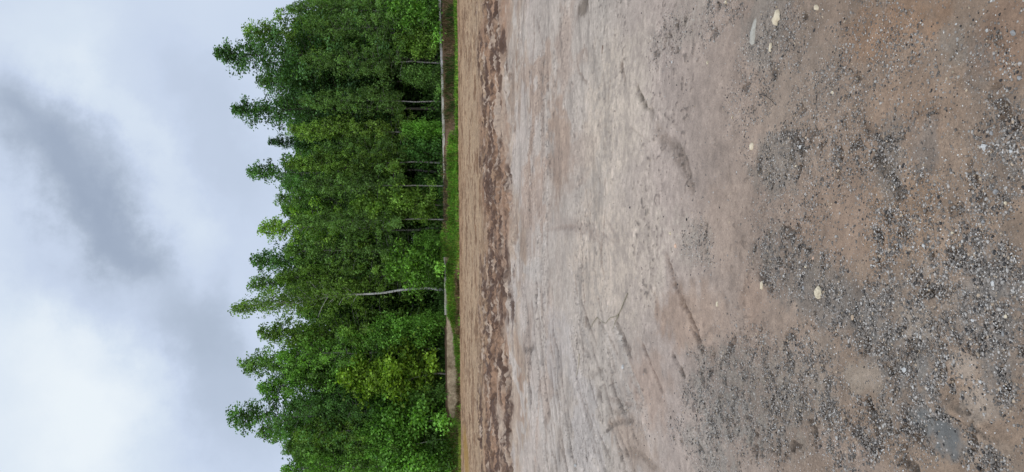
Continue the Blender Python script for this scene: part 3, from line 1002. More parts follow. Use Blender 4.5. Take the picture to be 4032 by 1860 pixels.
def build_trees():
    T = {}
    T['birch1'] = make_tree('birch', 1, 12, 1.75, 0.16, P_BIRCH, 120, 125, hang=0.75)
    T['birch2'] = make_tree('birch', 2, 12, 1.6, 0.28, P_COL, 110, 120, hang=0.6)
    T['birch3'] = make_tree('birch', 3, 12, 1.9, 0.12, P_COL, 130, 120, hang=0.65)
    T['high'] = make_tree('birch', 4, 12, 1.5, 0.30, P_BIRCH, 100, 115, tr=0.052, hang=0.7)
    T['loose1'] = make_tree('birch', 5, 12.6, 1.75, 0.40, P_BIRCH, 84, 95, hang=0.9, droop=0.22, sig=0.16, bark='white_bark', tr=0.09, lean=(0.9, 0), wig=0.7, e0=0.7, e1=1.0)
    T['loose2'] = make_tree('birch', 6, 12, 1.85, 0.30, P_CONE, 90, 100, hang=0.5, droop=0.25, sig=0.17, e1=0.8)
    T['aspen'] = make_tree('aspen', 7, 12, 1.9, 0.2, P_CONE, 105, 120, droop=0.1, sig=0.15, bark='dark_bark', leafmat='aspen_leaf', e0=0.45, e1=0.75)
    T['spruce'] = make_tree('spruce', 8, 11, 1.6, 0.1, P_SPRUCE, 150, 100, droop=0.15, e0=-0.1, e1=0.6, sig=0.12, bark='dark_bark',
                            leafmat='aspen_leaf', spruce=True, leaf=0.14)
    T['low1'] = make_tree('young_tree', 9, 5, 1.25, 0.08, P_COL, 75, 110, droop=0.25, sig=0.17, tr=0.04, leaf=0.13, bark='dark_bark', leafmat='shrub_leaf')
    T['low2'] = make_tree('young_tree', 10, 5, 1.2, 0.1, P_ROUND, 70, 115, droop=0.2, sig=0.18, tr=0.04, leaf=0.14, bark='dark_bark', leafmat='shrub_leaf')
    T['bush1'] = make_tree('bush', 11, 2.6, 1.15, 0.03, P_BUSH, 75, 95, droop=0.25, e0=0.25, e1=1.25, sig=0.16, tr=0.03, leaf=0.12, bark='dark_bark', leafmat='shrub_leaf')
    T['bush2'] = make_tree('bush', 12, 2.6, 1.2, 0.03, P_ROUND, 70, 85, droop=0.3, e0=0.3, e1=1.2, sig=0.17, tr=0.03, leaf=0.13, bark='dark_bark', leafmat='shrub_leaf')
    T['sap'] = make_tree('sapling', 13, 5, 0.8, 0.45, P_COL, 45, 70, droop=0.3, sig=0.15, tr=0.032, leaf=0.12, lean=(0.5, 0), wig=0.3, leafmat='shrub_leaf')

    T['deep'] = make_tree('birch', 14, 10, 1.9, 0.02, P_COL, 120, 90, leaf=0.19, sig=0.26)
    M = (1, 1, 1)
    DKG = (0.68, 0.82, 0.80)
    LT = (1.45, 1.3, 1.0)
    YL = (1.4, 1.2, 0.6)
    OL = (1.1, 1.05, 0.75)
    BR = (1.15, 1.3, 0.9)
    gf = 'trees along the front of the wood'
    # name, template, py, tip px, Y, width factor, tint, label
    front = [
        ('aspen', 'aspen', 219, 832, 43.6, 1.25, DKG, 'tallest dark narrow pointed tree right of the wood'),
        ('aspen', 'aspen', 420, 900, 44.2, 1.15, DKG, 'dark pointed tree second tallest at the right of the wood'),
        ('birch', 'birch3', 30, 1120, 43.0, 1.0, M, 'mid green birch at the right edge of the wood'),
        ('birch', 'loose2', 120, 955, 44.8, 1.15, LT, 'light green loose birch beside the tallest dark tree'),
        ('birch', 'birch2', 320, 1010, 45.5, 1.1, M, 'birch filling the gap between the two dark pointed trees'),
        ('spruce', 'spruce', 562, 1050, 46.5, 1.0, (0.5, 0.6, 0.65), 'spruce with a dark spiky tip above the birches'),
        ('birch', 'birch1', 520, 1130, 43.4, 1.0, LT, 'lighter birch in front of the spruce tip'),
        ('birch', 'high', 395, 1180, 42.6, 1.0, M, 'pale stemmed birch with bare lower trunk standing before the second dark tree'),
        ('birch', 'loose2', 676, 970, 44.5, 1.0, DKG, 'dark birch with a small tuft standing above the skyline'),
        ('birch', 'high', 640, 1120, 42.8, 1.1, OL, 'olive birch with thin white stem below the dark tuft'),
        ('birch', 'high', 732, 1190, 42.4, 1.05, M, 'birch with a bright white stem in the dark gap'),
        ('birch', 'birch1', 790, 1080, 44.0, 1.0, M, 'rounded mid green birch at the lowest dip of the skyline'),
        ('birch', 'loose2', 905, 1015, 43.6, 1.2, (1.7, 1.55, 1.0), 'palest green feathery birch in the middle of the skyline'),
        ('birch', 'high', 868, 1150, 42.3, 0.95, M, 'birch with twin white stems above the middle grass strip'),
        ('birch', 'birch2', 1026, 985, 44.6, 1.05, DKG, 'dark blunt birch left of the palest feathery birch'),
        ('birch', 'birch3', 985, 1110, 43.2, 1.1, M, 'dense mid green birch behind the round bush'),
        ('birch', 'loose2', 1128, 972, 45.0, 1.0, M, 'thin topped birch right of the big white trunk'),
        ('birch', 'birch3', 1090, 1075, 43.6, 1.05, OL, 'olive green dense birch right of the big white trunk'),
        ('birch', 'birch3', 1330, 1010, 44.0, 1.15, OL, 'olive green dense birch left of the big white trunk'),
        ('birch', 'birch1', 1432, 938, 44.4, 1.2, M, 'mid green birch with a narrow tip standing left of centre'),
        ('birch', 'birch3', 1390, 1080, 42.9, 1.1, BR, 'fresh green rounded birch below the narrow tip'),
        ('birch', 'birch3', 1520, 1005, 43.8, 1.1, BR, 'fresh green birch in the left shoulder of the wood'),
        ('aspen', 'loose2', 1632, 893, 44.0, 1.25, DKG, 'tall dark ragged topped tree at the left of the wood'),
        ('birch', 'birch1', 1705, 1010, 45.0, 1.1, M, 'birch on the falling skyline next to the ragged dark tree'),
        ('birch', 'birch3', 1700, 1150, 42.9, 1.1, OL, 'olive birch in the left corner of the wood'),
        ('birch', 'birch1', 1770, 1110, 43.4, 1.15, M, 'short green birch near the left end of the wood'),
        ('birch', 'birch3', 1845, 1100, 43.0, 1.1, BR, 'fresh green birch at the left edge of the wood'),
        ('birch', 'birch2', 240, 1180, 42.4, 1.0, M, 'birch with a short bright piece of white stem under the tallest dark tree'),
        ('birch', 'birch3', 110, 1190, 42.6, 1.0, M, 'leafy birch low in front of the light loose birch'),
        ('birch', 'birch2', 600, 1230, 43.0, 1.1, M, 'shady birch between the spruce and the dark tuft'),
        ('birch', 'birch2', 1600, 1120, 42.7, 1.0, DKG, 'shady dark birch under the ragged topped tree'),
    ]
    for name, tp, py, tip, Y, wd, tint, label in front:
        x, _, zt = at(tip, py, Y)
        place_tree(name, T[tp], x, Y, zt - ground_z(x, Y) + 0.1, label, gf, tint, wd * 1.18)
    # the big leaning birch with the white trunk
    x, _, _ = at(1740, 1145, 42.5)
    zt = at(888, 1215, 42.5)[2]
    place_tree('birch', T['loose1'], x, 42.5, zt - ground_z(x, 42.5), 'leaning birch with the thickest white trunk and bare upper limbs', gf, OL, 1.0, rot=math.pi)
    # young trees and bushes at the wood's edge
    gs = 'young trees and bushes at the edge of the wood'
    low = [
        ('young_tree', 'low1', 810, 1385, 42.5, 1.0, LT, 'light green young tree hanging in front of the white stems'),
        ('young_tree', 'low1', 1480, 1330, 42.3, 1.25, YL, 'yellow green young tree above the bare concrete wall'),
        ('young_tree', 'low2', 1300, 1450, 42.3, 1.0, BR, 'glossy dark green young tree left of the big white trunk'),
        ('bush', 'bush1', 1045, 1545, 42.2, 1.0, (1.15, 1.25, 0.8), 'round bright bush at the gap in the concrete edge'),
        ('bush', 'bush2', 945, 1640, 42.2, 0.8, (1.1, 1.2, 0.8), 'low bush touching the end of the concrete beam'),
        ('bush', 'bush2', 1270, 1635, 42.1, 0.7, (1.1, 1.2, 0.8), 'small bright bush at the top of the concrete wall'),
        ('bush', 'bush1', 1640, 1500, 42.4, 1.1, BR, 'tall leafy bush past the left end of the concrete wall'),
        ('bush', 'bush2', 1560, 1620, 42.2, 0.9, M, 'dark low bush behind the bare concrete wall'),
        ('bush', 'bush1', 1800, 1540, 42.2, 1.1, BR, 'leafy bush at the left edge above the brown bank'),
        ('bush', 'bush1', 70, 1540, 42.3, 1.05, BR, 'broad leaved bush at the right edge behind the beam'),
        ('bush', 'bush2', 160, 1570, 42.4, 0.9, LT, 'light leafy bush in front of the dark hollow at the right'),
        ('bush', 'bush1', 300, 1600, 42.3, 0.9, M, 'deep green bush below the tallest dark tree'),
        ('bush', 'bush2', 512, 1600, 42.2, 0.7, (1.15, 1.35, 0.8), 'bright green small bush on a thin stem'),
        ('bush', 'bush2', 590, 1590, 43.0, 1.0, DKG, 'shaded bush behind the green slope'),
        ('bush', 'bush1', 730, 1640, 43.2, 1.0, DKG, 'shaded bush under the white stems'),
        ('sapling', 'sap', 1668, 1400, 42.0, 1.0, BR, 'slender grey stemmed sapling beyond the end of the concrete wall'),
        ('sapling', 'sap', 1745, 1440, 41.9, 1.0, BR, 'leaning grey stemmed sapling near the left edge'),
        ('sapling', 'sap', 1483, 1420, 42.0, 0.9, YL, 'thin pale stemmed sapling right above the bare concrete wall'),
    ]
    for name, tp, py, tip, Y, wd, tint, label in low:
        x, _, zt = at(tip, py, Y)
        place_tree(name, T[tp], x, Y, zt - ground_z(x, Y) + 0.05, label, gs, tint, wd,
                   rot=2.6 if tp == 'sap' else None, cat='bush' if name == 'bush' else 'tree')
    # trees deeper in the wood
    gb = 'trees deeper in the wood'
    keys = ['birch1', 'birch3', 'birch2', 'birch3', 'birch1']
    r = np.random.default_rng(77)
    for row, Y in enumerate((46.6, 49.0, 52.0, 55.5)):
        n = (16, 16, 15, 14)[row]
        hw = Y * 0.40
        for i in range(n):
            x = -hw + (i + 0.5 + r.uniform(-0.3, 0.3)) * 2 * hw / n
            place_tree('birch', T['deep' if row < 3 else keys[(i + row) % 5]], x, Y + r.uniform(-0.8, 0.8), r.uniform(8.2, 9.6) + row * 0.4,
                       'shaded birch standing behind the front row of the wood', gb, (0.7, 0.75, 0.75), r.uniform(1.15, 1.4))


def build_undergrowth():
    """leafy ground cover behind the concrete edge, thinning into the wood"""
    r = np.random.default_rng(5)
    n = 26000
    nc = 420
    cx = r.uniform(-20, 20, nc)
    cyy = 42.4 + r.exponential(3.0, nc)
    ch = r.uniform(0.25, 2.0, nc) * (0.55 + 0.9 * vn(cx * 0.6, cyy * 0 + 2, 8))
    cz = terrain(cx, cyy)[0]
    w = r.integers(0, nc, n)
    u = r.uniform(size=n) ** 0.8
    c = np.stack([cx[w] + r.normal(size=n) * 0.38, cyy[w] + r.normal(size=n) * 0.3, cz[w] + u * ch[w]], 1)
    d = r.normal(size=(n, 3)) + np.array([0, -0.2, -0.3])
    L = r.uniform(0.07, 0.17, n)
    V, Fc, t = leaf_quads(c, d, L, L * r.uniform(0.5, 0.8, n), r, np.clip(0.35 + r.normal(size=nc)[w] * 0.18 + r.normal(size=n) * 0.12, 0, 1))
    me = np_mesh('undergrowth', V, Fc, 4, MAT['shrub_leaf'], False, {'tone': ('FACE', 'FLOAT', t)})
    o = link('undergrowth', me)
    o.color = (0.8, 0.85, 0.8, 1)
    tag(o, 'dark leafy undergrowth on the floor of the wood', 'undergrowth', kind='stuff')


# ================================================================== GRASS
def blades(xy, z, h, wd, cols, r, lean=0.45):
    n = len(xy)
    az = r.uniform(0, 6.283, n)
    ln = np.abs(r.normal(size=n)) * lean * h
    base = np.stack([xy[:, 0], xy[:, 1], z], 1)
    fa = r.uniform(0, 6.283, n)
    s = np.stack([np.cos(fa), np.sin(fa), np.zeros(n)], 1) * wd[:, None] * 0.5
    dirv = np.stack([np.cos(az), np.sin(az), np.zeros(n)], 1)
    m = base + dirv * (ln * 0.3)[:, None] + np.array([0, 0, 1.0]) * (h * 0.6)[:, None]
    t = base + dirv * ln[:, None] + np.array([0, 0, 1.0]) * (h * np.clip(1 - 0.3 * ln / h, 0.4, 1))[:, None]
    V = np.stack([base - s, base + s, m + s * 0.75, m - s * 0.75, t + s * 0.15, t - s * 0.15], 1).reshape(-1, 3)
    i = (np.arange(n) * 6)[:, None]
    Fc = np.concatenate([i + np.array([0, 1, 2, 3]), i + np.array([3, 2, 4, 5])], 1).reshape(-1, 4)
    rgba = np.concatenate([np.clip(cols, 0, 1), np.ones((n, 1))], 1).repeat(6, 0)
    return V, Fc, rgba


def grass_obj(name, P, h, wd, base, label, seed, lean=0.45, var=0.25):
    r = np.random.default_rng(seed)
    x, y = P[:, 0], P[:, 1]
    z = terrain(x, y)[0] - 0.01
    n = len(x)
    hh = h * r.uniform(0.5, 1.3, n)
    cn = (0.45 + 1.1 * fbm(x * 2.1, y * 2.1, seed, 4, 0.6))[:, None]
    hh = hh * (0.45 + 1.1 * fbm(x * 2.6, y * 2.6, seed + 50, 3))
    cols = np.array(base)[r.integers(0, len(base), n)] * cn * r.uniform(1 - var, 1 + var, (n, 1))
    V, Fc, rgba = blades(P, z, hh, wd * r.uniform(0.7, 1.3, n), cols, r, lean)
    me = np_mesh(name, V, Fc, 4, MAT['blade'], False, {'soil': ('POINT', 'FLOAT_COLOR', rgba)})
    return tag(link(name, me), label, name.replace('_', ' '), kind='stuff')


def X_at(py, px=1790):
    return at(px, py, BANK_Y)[0]


def build_grass():
    r = np.random.default_rng(9)
    GR = [lin(140, 200, 70), lin(116, 180, 58), lin(172, 206, 84), lin(98, 152, 54), lin(150, 186, 74), lin(140, 130, 76)]
    YG = [lin(160, 176, 72), lin(138, 168, 62), lin(176, 172, 84)]
    pts = []

    def strip(py0, py1, d0, d1, n, jit=0.1):
        xa, xb = X_at(py0), X_at(py1)
        x = r.uniform(min(xa, xb), max(xa, xb), n)
        u = r.uniform(size=n)
        t = (x - xa) / (xb - xa)
        x = x + r.normal(size=n) * 0.22
        lo = np.interp(t, np.linspace(0, 1, len(d0)), d0)
        hi = np.interp(t, np.linspace(0, 1, len(d1)), d1)
        nz = (fbm(x * 1.4, x * 0 + 4, 3, 3) - 0.5) * jit * 4
        y = bank_line(x) + lo + u * (hi - lo) * (1 + nz)
        keep = r.uniform(size=n) < 0.35 + 1.1 * fbm(x * 2.0, y * 3, 14, 3)
        return np.stack([x, y], 1)[keep]

    pts.append(strip(-250, 560, [-0.30, -0.15, -0.15], [0.10, 0.14, 0.05], 8000))
    pts.append(strip(540, 640, [0.10, -0.1], [0.34, 0.36], 3000))
    pts.append(strip(620, 940, [-0.15, -0.15, -0.15], [0.34, 0.33, 0.40], 12000))
    pts.append(strip(925, 1020, [-0.15, -0.15], [0.85, 0.85], 5000))
    pts.append(strip(1005, 1060, [-0.2, -0.1], [0.25, 0.2], 1800))
    pts.append(strip(1050, 1300, [-0.05, -0.12, -0.2], [0.22, 0.12, 0.0], 7000))
    pts.append(strip(1280, 1440, [-0.3, -0.3], [-0.08, -0.15], 2500))
    pts.append(strip(1640, 1900, [-0.1, -0.1], [0.7, 0.8], 5000))
    q = strip(-250, 1900, [-0.8, -0.8], [-0.1, -0.1], 3600)
    pts.append(q[fbm(q[:, 0] * 1.1, q[:, 1] * 1.5, 143, 3) > 0.56])
    P = np.concatenate(pts)
    grass_obj('grass', P, 0.19, 0.034, GR, 'bright green grass along the foot of the bank', 31, 0.85)
    P = np.concatenate([strip(930, 1030, [-0.3, -0.3], [0.3, 0.5], 1500), strip(1090, 1330, [-0.1, -0.25], [0.15, 0.0], 2200),
                        strip(1690, 1880, [-0.9, -0.9], [0.0, 0.1], 1500)])
    grass_obj('yellow_grass', P, 0.15, 0.028, YG, 'yellowish grass and moss tufts on the left bank', 33)
    DEAD = [lin(146, 120, 84), lin(116, 92, 64), lin(172, 150, 108), lin(98, 104, 58)]
    P = np.concatenate([strip(-250, 480, [0.05, 0.05], [0.46, 0.46], 6500), strip(620, 930, [0.30, 0.30], [0.5, 0.5], 700),
                        strip(1090, 1330, [-0.4, -0.4], [-0.2, -0.2], 1500), strip(1330, 1660, [-0.3, -0.3], [-0.05, -0.1], 1300),
                        strip(1640, 1900, [-0.1, -0.1], [0.6, 0.6], 1800)])
    grass_obj('dead_grass', P, 0.24, 0.02, DEAD, 'withered brown grass stems hanging on the bank', 35, 0.7)
    WEED = [lin(70, 104, 44), lin(84, 120, 50), lin(60, 88, 40)]
    P = np.concatenate([strip(230, 450, [0.05, 0.05], [0.40, 0.40], 1000), strip(20, 140, [0.1, 0.1], [0.35, 0.35], 400), strip(-250, 930, [0.90, 0.90], [1.3, 1.3], 2000),
                        strip(1010, 1640, [0.7, 0.75], [1.2, 1.2], 1500)])
    grass_obj('weeds', P, 0.30, 0.03, WEED, 'dull green weeds under and behind the concrete edge', 37, 0.6)


# ================================================================== CONCRETE
def rough_box(x0, x1, y0, y1, zf0, zf1, nx, seed, jag=0.02, ny=3, nz=4):
    """a long beam or wall with worn edges; zf0, zf1 give bottom and top height along x"""
    def surf(grid_u, grid_v, fn):
        U, Vv = np.meshgrid(grid_u, grid_v)
        P = fn(U, Vv)
        nr, nc = U.shape
        i = np.arange(nr * nc).reshape(nr, nc)
        f = np.stack([i[:-1, :-1].ravel(), i[:-1, 1:].ravel(), i[1:, 1:].ravel(), i[1:, :-1].ravel()], 1)
        return np.stack([p.ravel() for p in P], 1), f
    u = np.linspace(0, 1, nx)
    X = lambda U: x0 + (x1 - x0) * U
    Z = lambda U, Wv: zf0(X(U)) + (zf1(X(U)) - zf0(X(U))) * Wv
    w = np.linspace(0, 1, nz)
    v = np.linspace(0, 1, ny)
    parts = [surf(u, w, lambda U, Wv: (X(U), y0 + 0 * U, Z(U, Wv))), surf(u[::-1], w, lambda U, Wv: (X(U), y1 + 0 * U, Z(U, Wv))),
             surf(u, v, lambda U, Vv: (X(U), y0 + (y1 - y0) * Vv, Z(U, 0 * U + 1))),
             surf(v, w, lambda Vv, Wv: (x1 + 0 * Vv, y0 + (y1 - y0) * Vv, Z(0 * Vv + 1, Wv))),
             surf(v[::-1], w, lambda Vv, Wv: (x0 + 0 * Vv, y0 + (y1 - y0) * Vv, Z(0 * Vv, Wv)))]
    V, Fc = join(parts)
    n1 = fbm(V[:, 0] * 4 + seed, V[:, 2] * 5 + V[:, 1] * 4, seed, 4)
    n2 = fbm(V[:, 0] * 4.3 + seed, V[:, 2] * 5 + V[:, 1] * 4 + 50, seed + 5, 4)
    V[:, 1] += (n1 - 0.5) * jag * 2
    V[:, 2] += (n2 - 0.5) * jag * 2
    return V, Fc


def build_concrete():
    gb = 'concrete beams along the top of the bank'
    YB = BANK_Y + 0.52
    # line of the top edge read along the bank
    kx = np.array([at(p, q, YB)[0] for p, q in ((1712, -400), (1727, 0), (1731, 150), (1737, 310), (1744, 620), (1748, 800), (1753, 930))])
    kz = np.array([at(p, q, YB)[2] for p, q in ((1712, -400), (1727, 0), (1731, 150), (1737, 310), (1744, 620), (1748, 800), (1753, 930))])
    o_ = np.argsort(kx)
    kx, kz = kx[o_], kz[o_]
    for (pa, pb, th, jag, mat, label) in (
            (-420, 292, 0.12, 0.035, 'beam_white', 'whitish crumbling concrete beam on the bank at the right edge'),
            (296, 618, 0.12, 0.022, 'beam', 'grey concrete beam on the bank over dark weeds and bare soil'),
            (622, 929, 0.12, 0.012, 'beam', 'straight pale concrete beam over the dark hollow above the bright grass')):
        xa, xb = sorted((at(1745, pa, YB)[0], at(1745, pb, YB)[0]))
        top = lambda X: np.interp(X, kx, kz)
        V, Fc = rough_box(xa, xb, YB, YB + 0.32, lambda X: top(X) - th, top, 90, 3 + abs(pa), jag)
        tag(link('concrete_beam', np_mesh('concrete_beam', V, Fc, 4, MAT[mat], False)), label, 'beam', gb)
    # long low wall, half buried, left of the gap
    YW = BANK_Y + 0.36
    k = [(1752, 1013), (1757, 1060), (1756, 1100), (1758, 1200), (1759, 1300), (1760, 1400), (1761, 1500), (1763, 1600), (1772, 1640), (1788, 1655)]
    wx = np.array([at(p, q, YW)[0] for p, q in k])[::-1]
    wz = np.array([at(p, q, YW)[2] for p, q in k])[::-1]
    top = lambda X: np.interp(X, wx, wz)
    root = empty('concrete_wall', ((wx[0] + wx[-1]) / 2, YW, 0.1), 'long low tan concrete wall half buried in the bank', 'wall')
    V, Fc = rough_box(wx[0], wx[-1], YW, YW + 0.30, lambda X: 0 * X - 0.1, top, 150, 21, 0.02, 3, 14)
    hz_ = np.clip((top(V[:, 0]) - V[:, 2]) / 0.9, 0, 1.2)
    V[:, 1] -= np.where(V[:, 1] < YW + 0.15, 0.16 * hz_, 0)
    V -= np.array(root.location)
    link('wall_face', np_mesh('wall_face', V, Fc, 4, MAT['wall'], False), root)
    # broken capping of older concrete along its top
    xa, xb = at(1756, 1240, YW)[0], at(1756, 1013, YW)[0]
    V, Fc = rough_box(xa, xb, YW - 0.06, YW + 0.24, lambda X: top(X) + 0.005 + 0 * X, lambda X: top(X) + 0.05 + 0.07 * vn(X * 2.1, X * 0, 4), 60, 29, 0.025)
    V -= np.array(root.location)
    tag(link('coping', np_mesh('coping', V, Fc, 4, MAT['beam'], False), root), 'crumbling grey coping')
    x, y, z = at(1784, 1536, YW - 0.03)  # dark bars added to stand for the small square hole in the wall
    s = 0.05
    ring = []
    for a, b, c_, d_ in ((-s, s, s * .6, s), (-s, s, -s, -s * .6), (-s, -s * .6, -s * .6, s * .6), (s * .6, s, -s * .6, s * .6)):
        q = np.array([(x + a, y, z + c_), (x + b, y, z + c_), (x + b, y, z + d_), (x + a, y, z + d_),
                      (x + a, y + .05, z + c_), (x + b, y + .05, z + c_), (x + b, y + .05, z + d_), (x + a, y + .05, z + d_)])
        ring.append((q, np.array([(0, 1, 2, 3), (5, 4, 7, 6), (4, 0, 3, 7), (1, 5, 6, 2), (3, 2, 6, 7), (4, 5, 1, 0)])))
    V, Fc = join(ring)
    V -= np.array(root.location)
    link('hole_frame', np_mesh('hole_frame', V, Fc, 4, MAT['hole_dark'], False), root)


# ================================================================== LITTER
def litter_tube(name, pts, r0, r1, mat, label, cat, lift=0.004):
    P = []
    for k, (px, py) in enumerate(pts):
        x, y = G(px, py)
        P.append((x, y, ground_z(x, y) + lift + r0))
    P = np.array(P)
    # smooth the line
    t = np.linspace(0, len(P) - 1, 8 * len(P))
    Q = np.stack([np.interp(t, np.arange(len(P)), P[:, j]) for j in range(3)], 1)
    for _ in range(4):
        Q[1:-1] = (Q[:-2] + 2 * Q[1:-1] + Q[2:]) / 4
    V, Fc = tube(Q, np.linspace(r0, r1, len(Q)), 6)
    c = Q[0].copy()
    return tag(link(name, np_mesh(name, V - c, Fc, 4, MAT[mat], True), loc=c), label, cat)


def flake(name, outline, th, mat, label, cat):
    """a thin chip with thickness, outline on the ground"""
    P = np.array([G(a, b) for a, b in outline])
    c = P.mean(0)
    cz = ground_z(*c) + 0.004
    q = P - c
    n = len(q)
    r = np.random.default_rng(len(label))
    top = np.concatenate([q * 0.85, (th * r.uniform(0.7, 1.3, n))[:, None]], 1)
    bot = np.concatenate([q, np.zeros((n, 1)) - 0.004], 1)
    V = np.concatenate([bot, top, [[0, 0, th * 1.5]]])
    Fs = []
    for i in range(n):
        j = (i + 1) % n
        Fs += [(i, j, n + j), (i, n + j, n + i), (n + i, n + j, 2 * n)]
    return tag(link(name, np_mesh(name, V, Fs, 3, MAT[mat], False), loc=(c[0], c[1], cz)), label, cat)


def build_litter():
    litter_tube('twig', [(2377, 180), (2374, 195), (2373, 212)], 0.004, 0.0025, 'twig', 'short straight brown twig on the pale dirt at the right', 'twig')
    litter_tube('twig', [(2991, 371), (3015, 378), (3035, 393), (3057, 415)], 0.0022, 0.0012, 'twig_dark', 'thin curved dark twig on the grey grit', 'twig')
    root = litter_tube('dry_stalk', [(2476, 1156), (2462, 1190), (2450, 1222), (2436, 1244), (2405, 1252), (2388, 1276), (2372, 1262), (2352, 1250)],
                       0.0035, 0.002, 'stalk', 'bent olive grass stalk lying on the pale mud', 'stalk')
    root2 = litter_tube('dry_stalk', [(2442, 1240), (2428, 1268), (2418, 1296)], 0.004, 0.002, 'stalk', 'short olive stem lying across the bent grass stalk', 'stalk')
    litter_tube('dry_stalk', [(2355, 1250), (2340, 1268), (2332, 1290)], 0.004, 0.002, 'stalk', 'short olive stem at the far end of the bent grass stalk', 'stalk')
    litter_tube('dry_stalk', [(2284, 1395), (2280, 1430), (2272, 1480)], 0.005, 0.003, 'stalk_pale', 'pale straw lying on the streaked mud at the left', 'stalk')
    flake('wood_chip', [(3048, 100), (3042, 80), (3052, 62), (3056, 38), (3065, 36), (3068, 60), (3068, 78), (3060, 84), (3058, 102)], 0.008, 'chip',
          'forked cream wood chip on the grey grit at the right', 'wood chip')
    flake('bark_strip', [(2952, 175), (2956, 130), (2966, 92), (2975, 70), (2977, 86), (2972, 130), (2968, 170), (2958, 180)], 0.005, 'bark_strip',
          'long pale strip of bark on the grey grit at the right', 'bark strip')
    flake('wood_chip', [(3028, 205), (3032, 170), (3036, 168), (3036, 190), (3032, 206)], 0.004, 'chip', 'narrow cream splinter on the grit below the bark strip', 'wood chip')
    flake('wood_chip', [(3214, 40), (3212, 26), (3218, 18), (3224, 30), (3222, 42)], 0.006, 'chip', 'small cream splinter on brown grit at the right edge', 'wood chip')
    flake('wood_chip', [(2994, 1140), (2996, 1110), (3001, 1106), (3001, 1128), (2998, 1142)], 0.004, 'chip', 'cream splinter on the brown patch left of centre', 'wood chip')
    flake('wood_chip', [(2956, 592), (2955, 572), (2962, 560), (2966, 572), (2962, 592)], 0.006, 'chip', 'small tan wood chip on smooth grey dirt', 'wood chip')


# ================================================================== materials
MAT = {}
MAT['stone'] = tone_material('stone', None, None, 0.75, 0.35)
MAT['blade'] = tone_material('grass_blade', None, None, 0.7, 0.2, 0.4)
MAT['birch_leaf'] = leaf_material('birch_leaf', (0.138, 0.245, 0.054))
MAT['aspen_leaf'] = leaf_material('aspen_leaf', (0.122, 0.210, 0.066))
MAT['shrub_leaf'] = leaf_material('shrub_leaf', (0.125, 0.235, 0.048))
MAT['birch_bark'] = bark_material('birch_bark', lin(150, 146, 136), lin(50, 46, 40), 0.53)
MAT['white_bark'] = bark_material('white_bark', lin(192, 188, 180), lin(56, 52, 46), 0.51)
MAT['dark_bark'] = bark_material('dark_bark', lin(104, 96, 84), lin(54, 48, 40), 0.50)
MAT['beam'] = rough_material('grey_concrete', lin(160, 154, 138), lin(212, 204, 184), 9, lin(136, 132, 104))
MAT['beam_white'] = rough_material('white_concrete', lin(150, 146, 136), lin(206, 200, 190), 9, lin(112, 108, 88))
MAT['wall'] = rough_material('tan_concrete', lin(128, 104, 78), lin(218, 192, 156), 6, lin(112, 92, 64))
MAT['hole_dark'] = rough_material('hole_dark', lin(40, 34, 30), lin(62, 50, 42), 30)
MAT['twig'] = rough_material('twig_wood', lin(84, 60, 44), lin(118, 86, 62), 60)
MAT['twig_dark'] = rough_material('dark_twig_wood', lin(50, 44, 38), lin(70, 60, 50), 60)
MAT['stalk'] = rough_material('olive_stalk', lin(116, 108, 84), lin(150, 140, 112), 40)
MAT['stalk_pale'] = rough_material('pale_straw', lin(160, 146, 124), lin(190, 176, 150), 40)
MAT['chip'] = rough_material('cream_wood', lin(190, 170, 138), lin(222, 206, 176), 50)
MAT['bark_strip'] = rough_material('pale_bark', lin(146, 138, 124), lin(186, 178, 162), 50)

build_ground()
build_gravel()
build_stones()
build_trees()
build_undergrowth()
build_grass()
build_concrete()
build_litter()


# ================================================================== SKY AND SUN
SUN_EL, SUN_AZ = math.radians(56), math.radians(-105)      # azimuth from +Y, towards +X


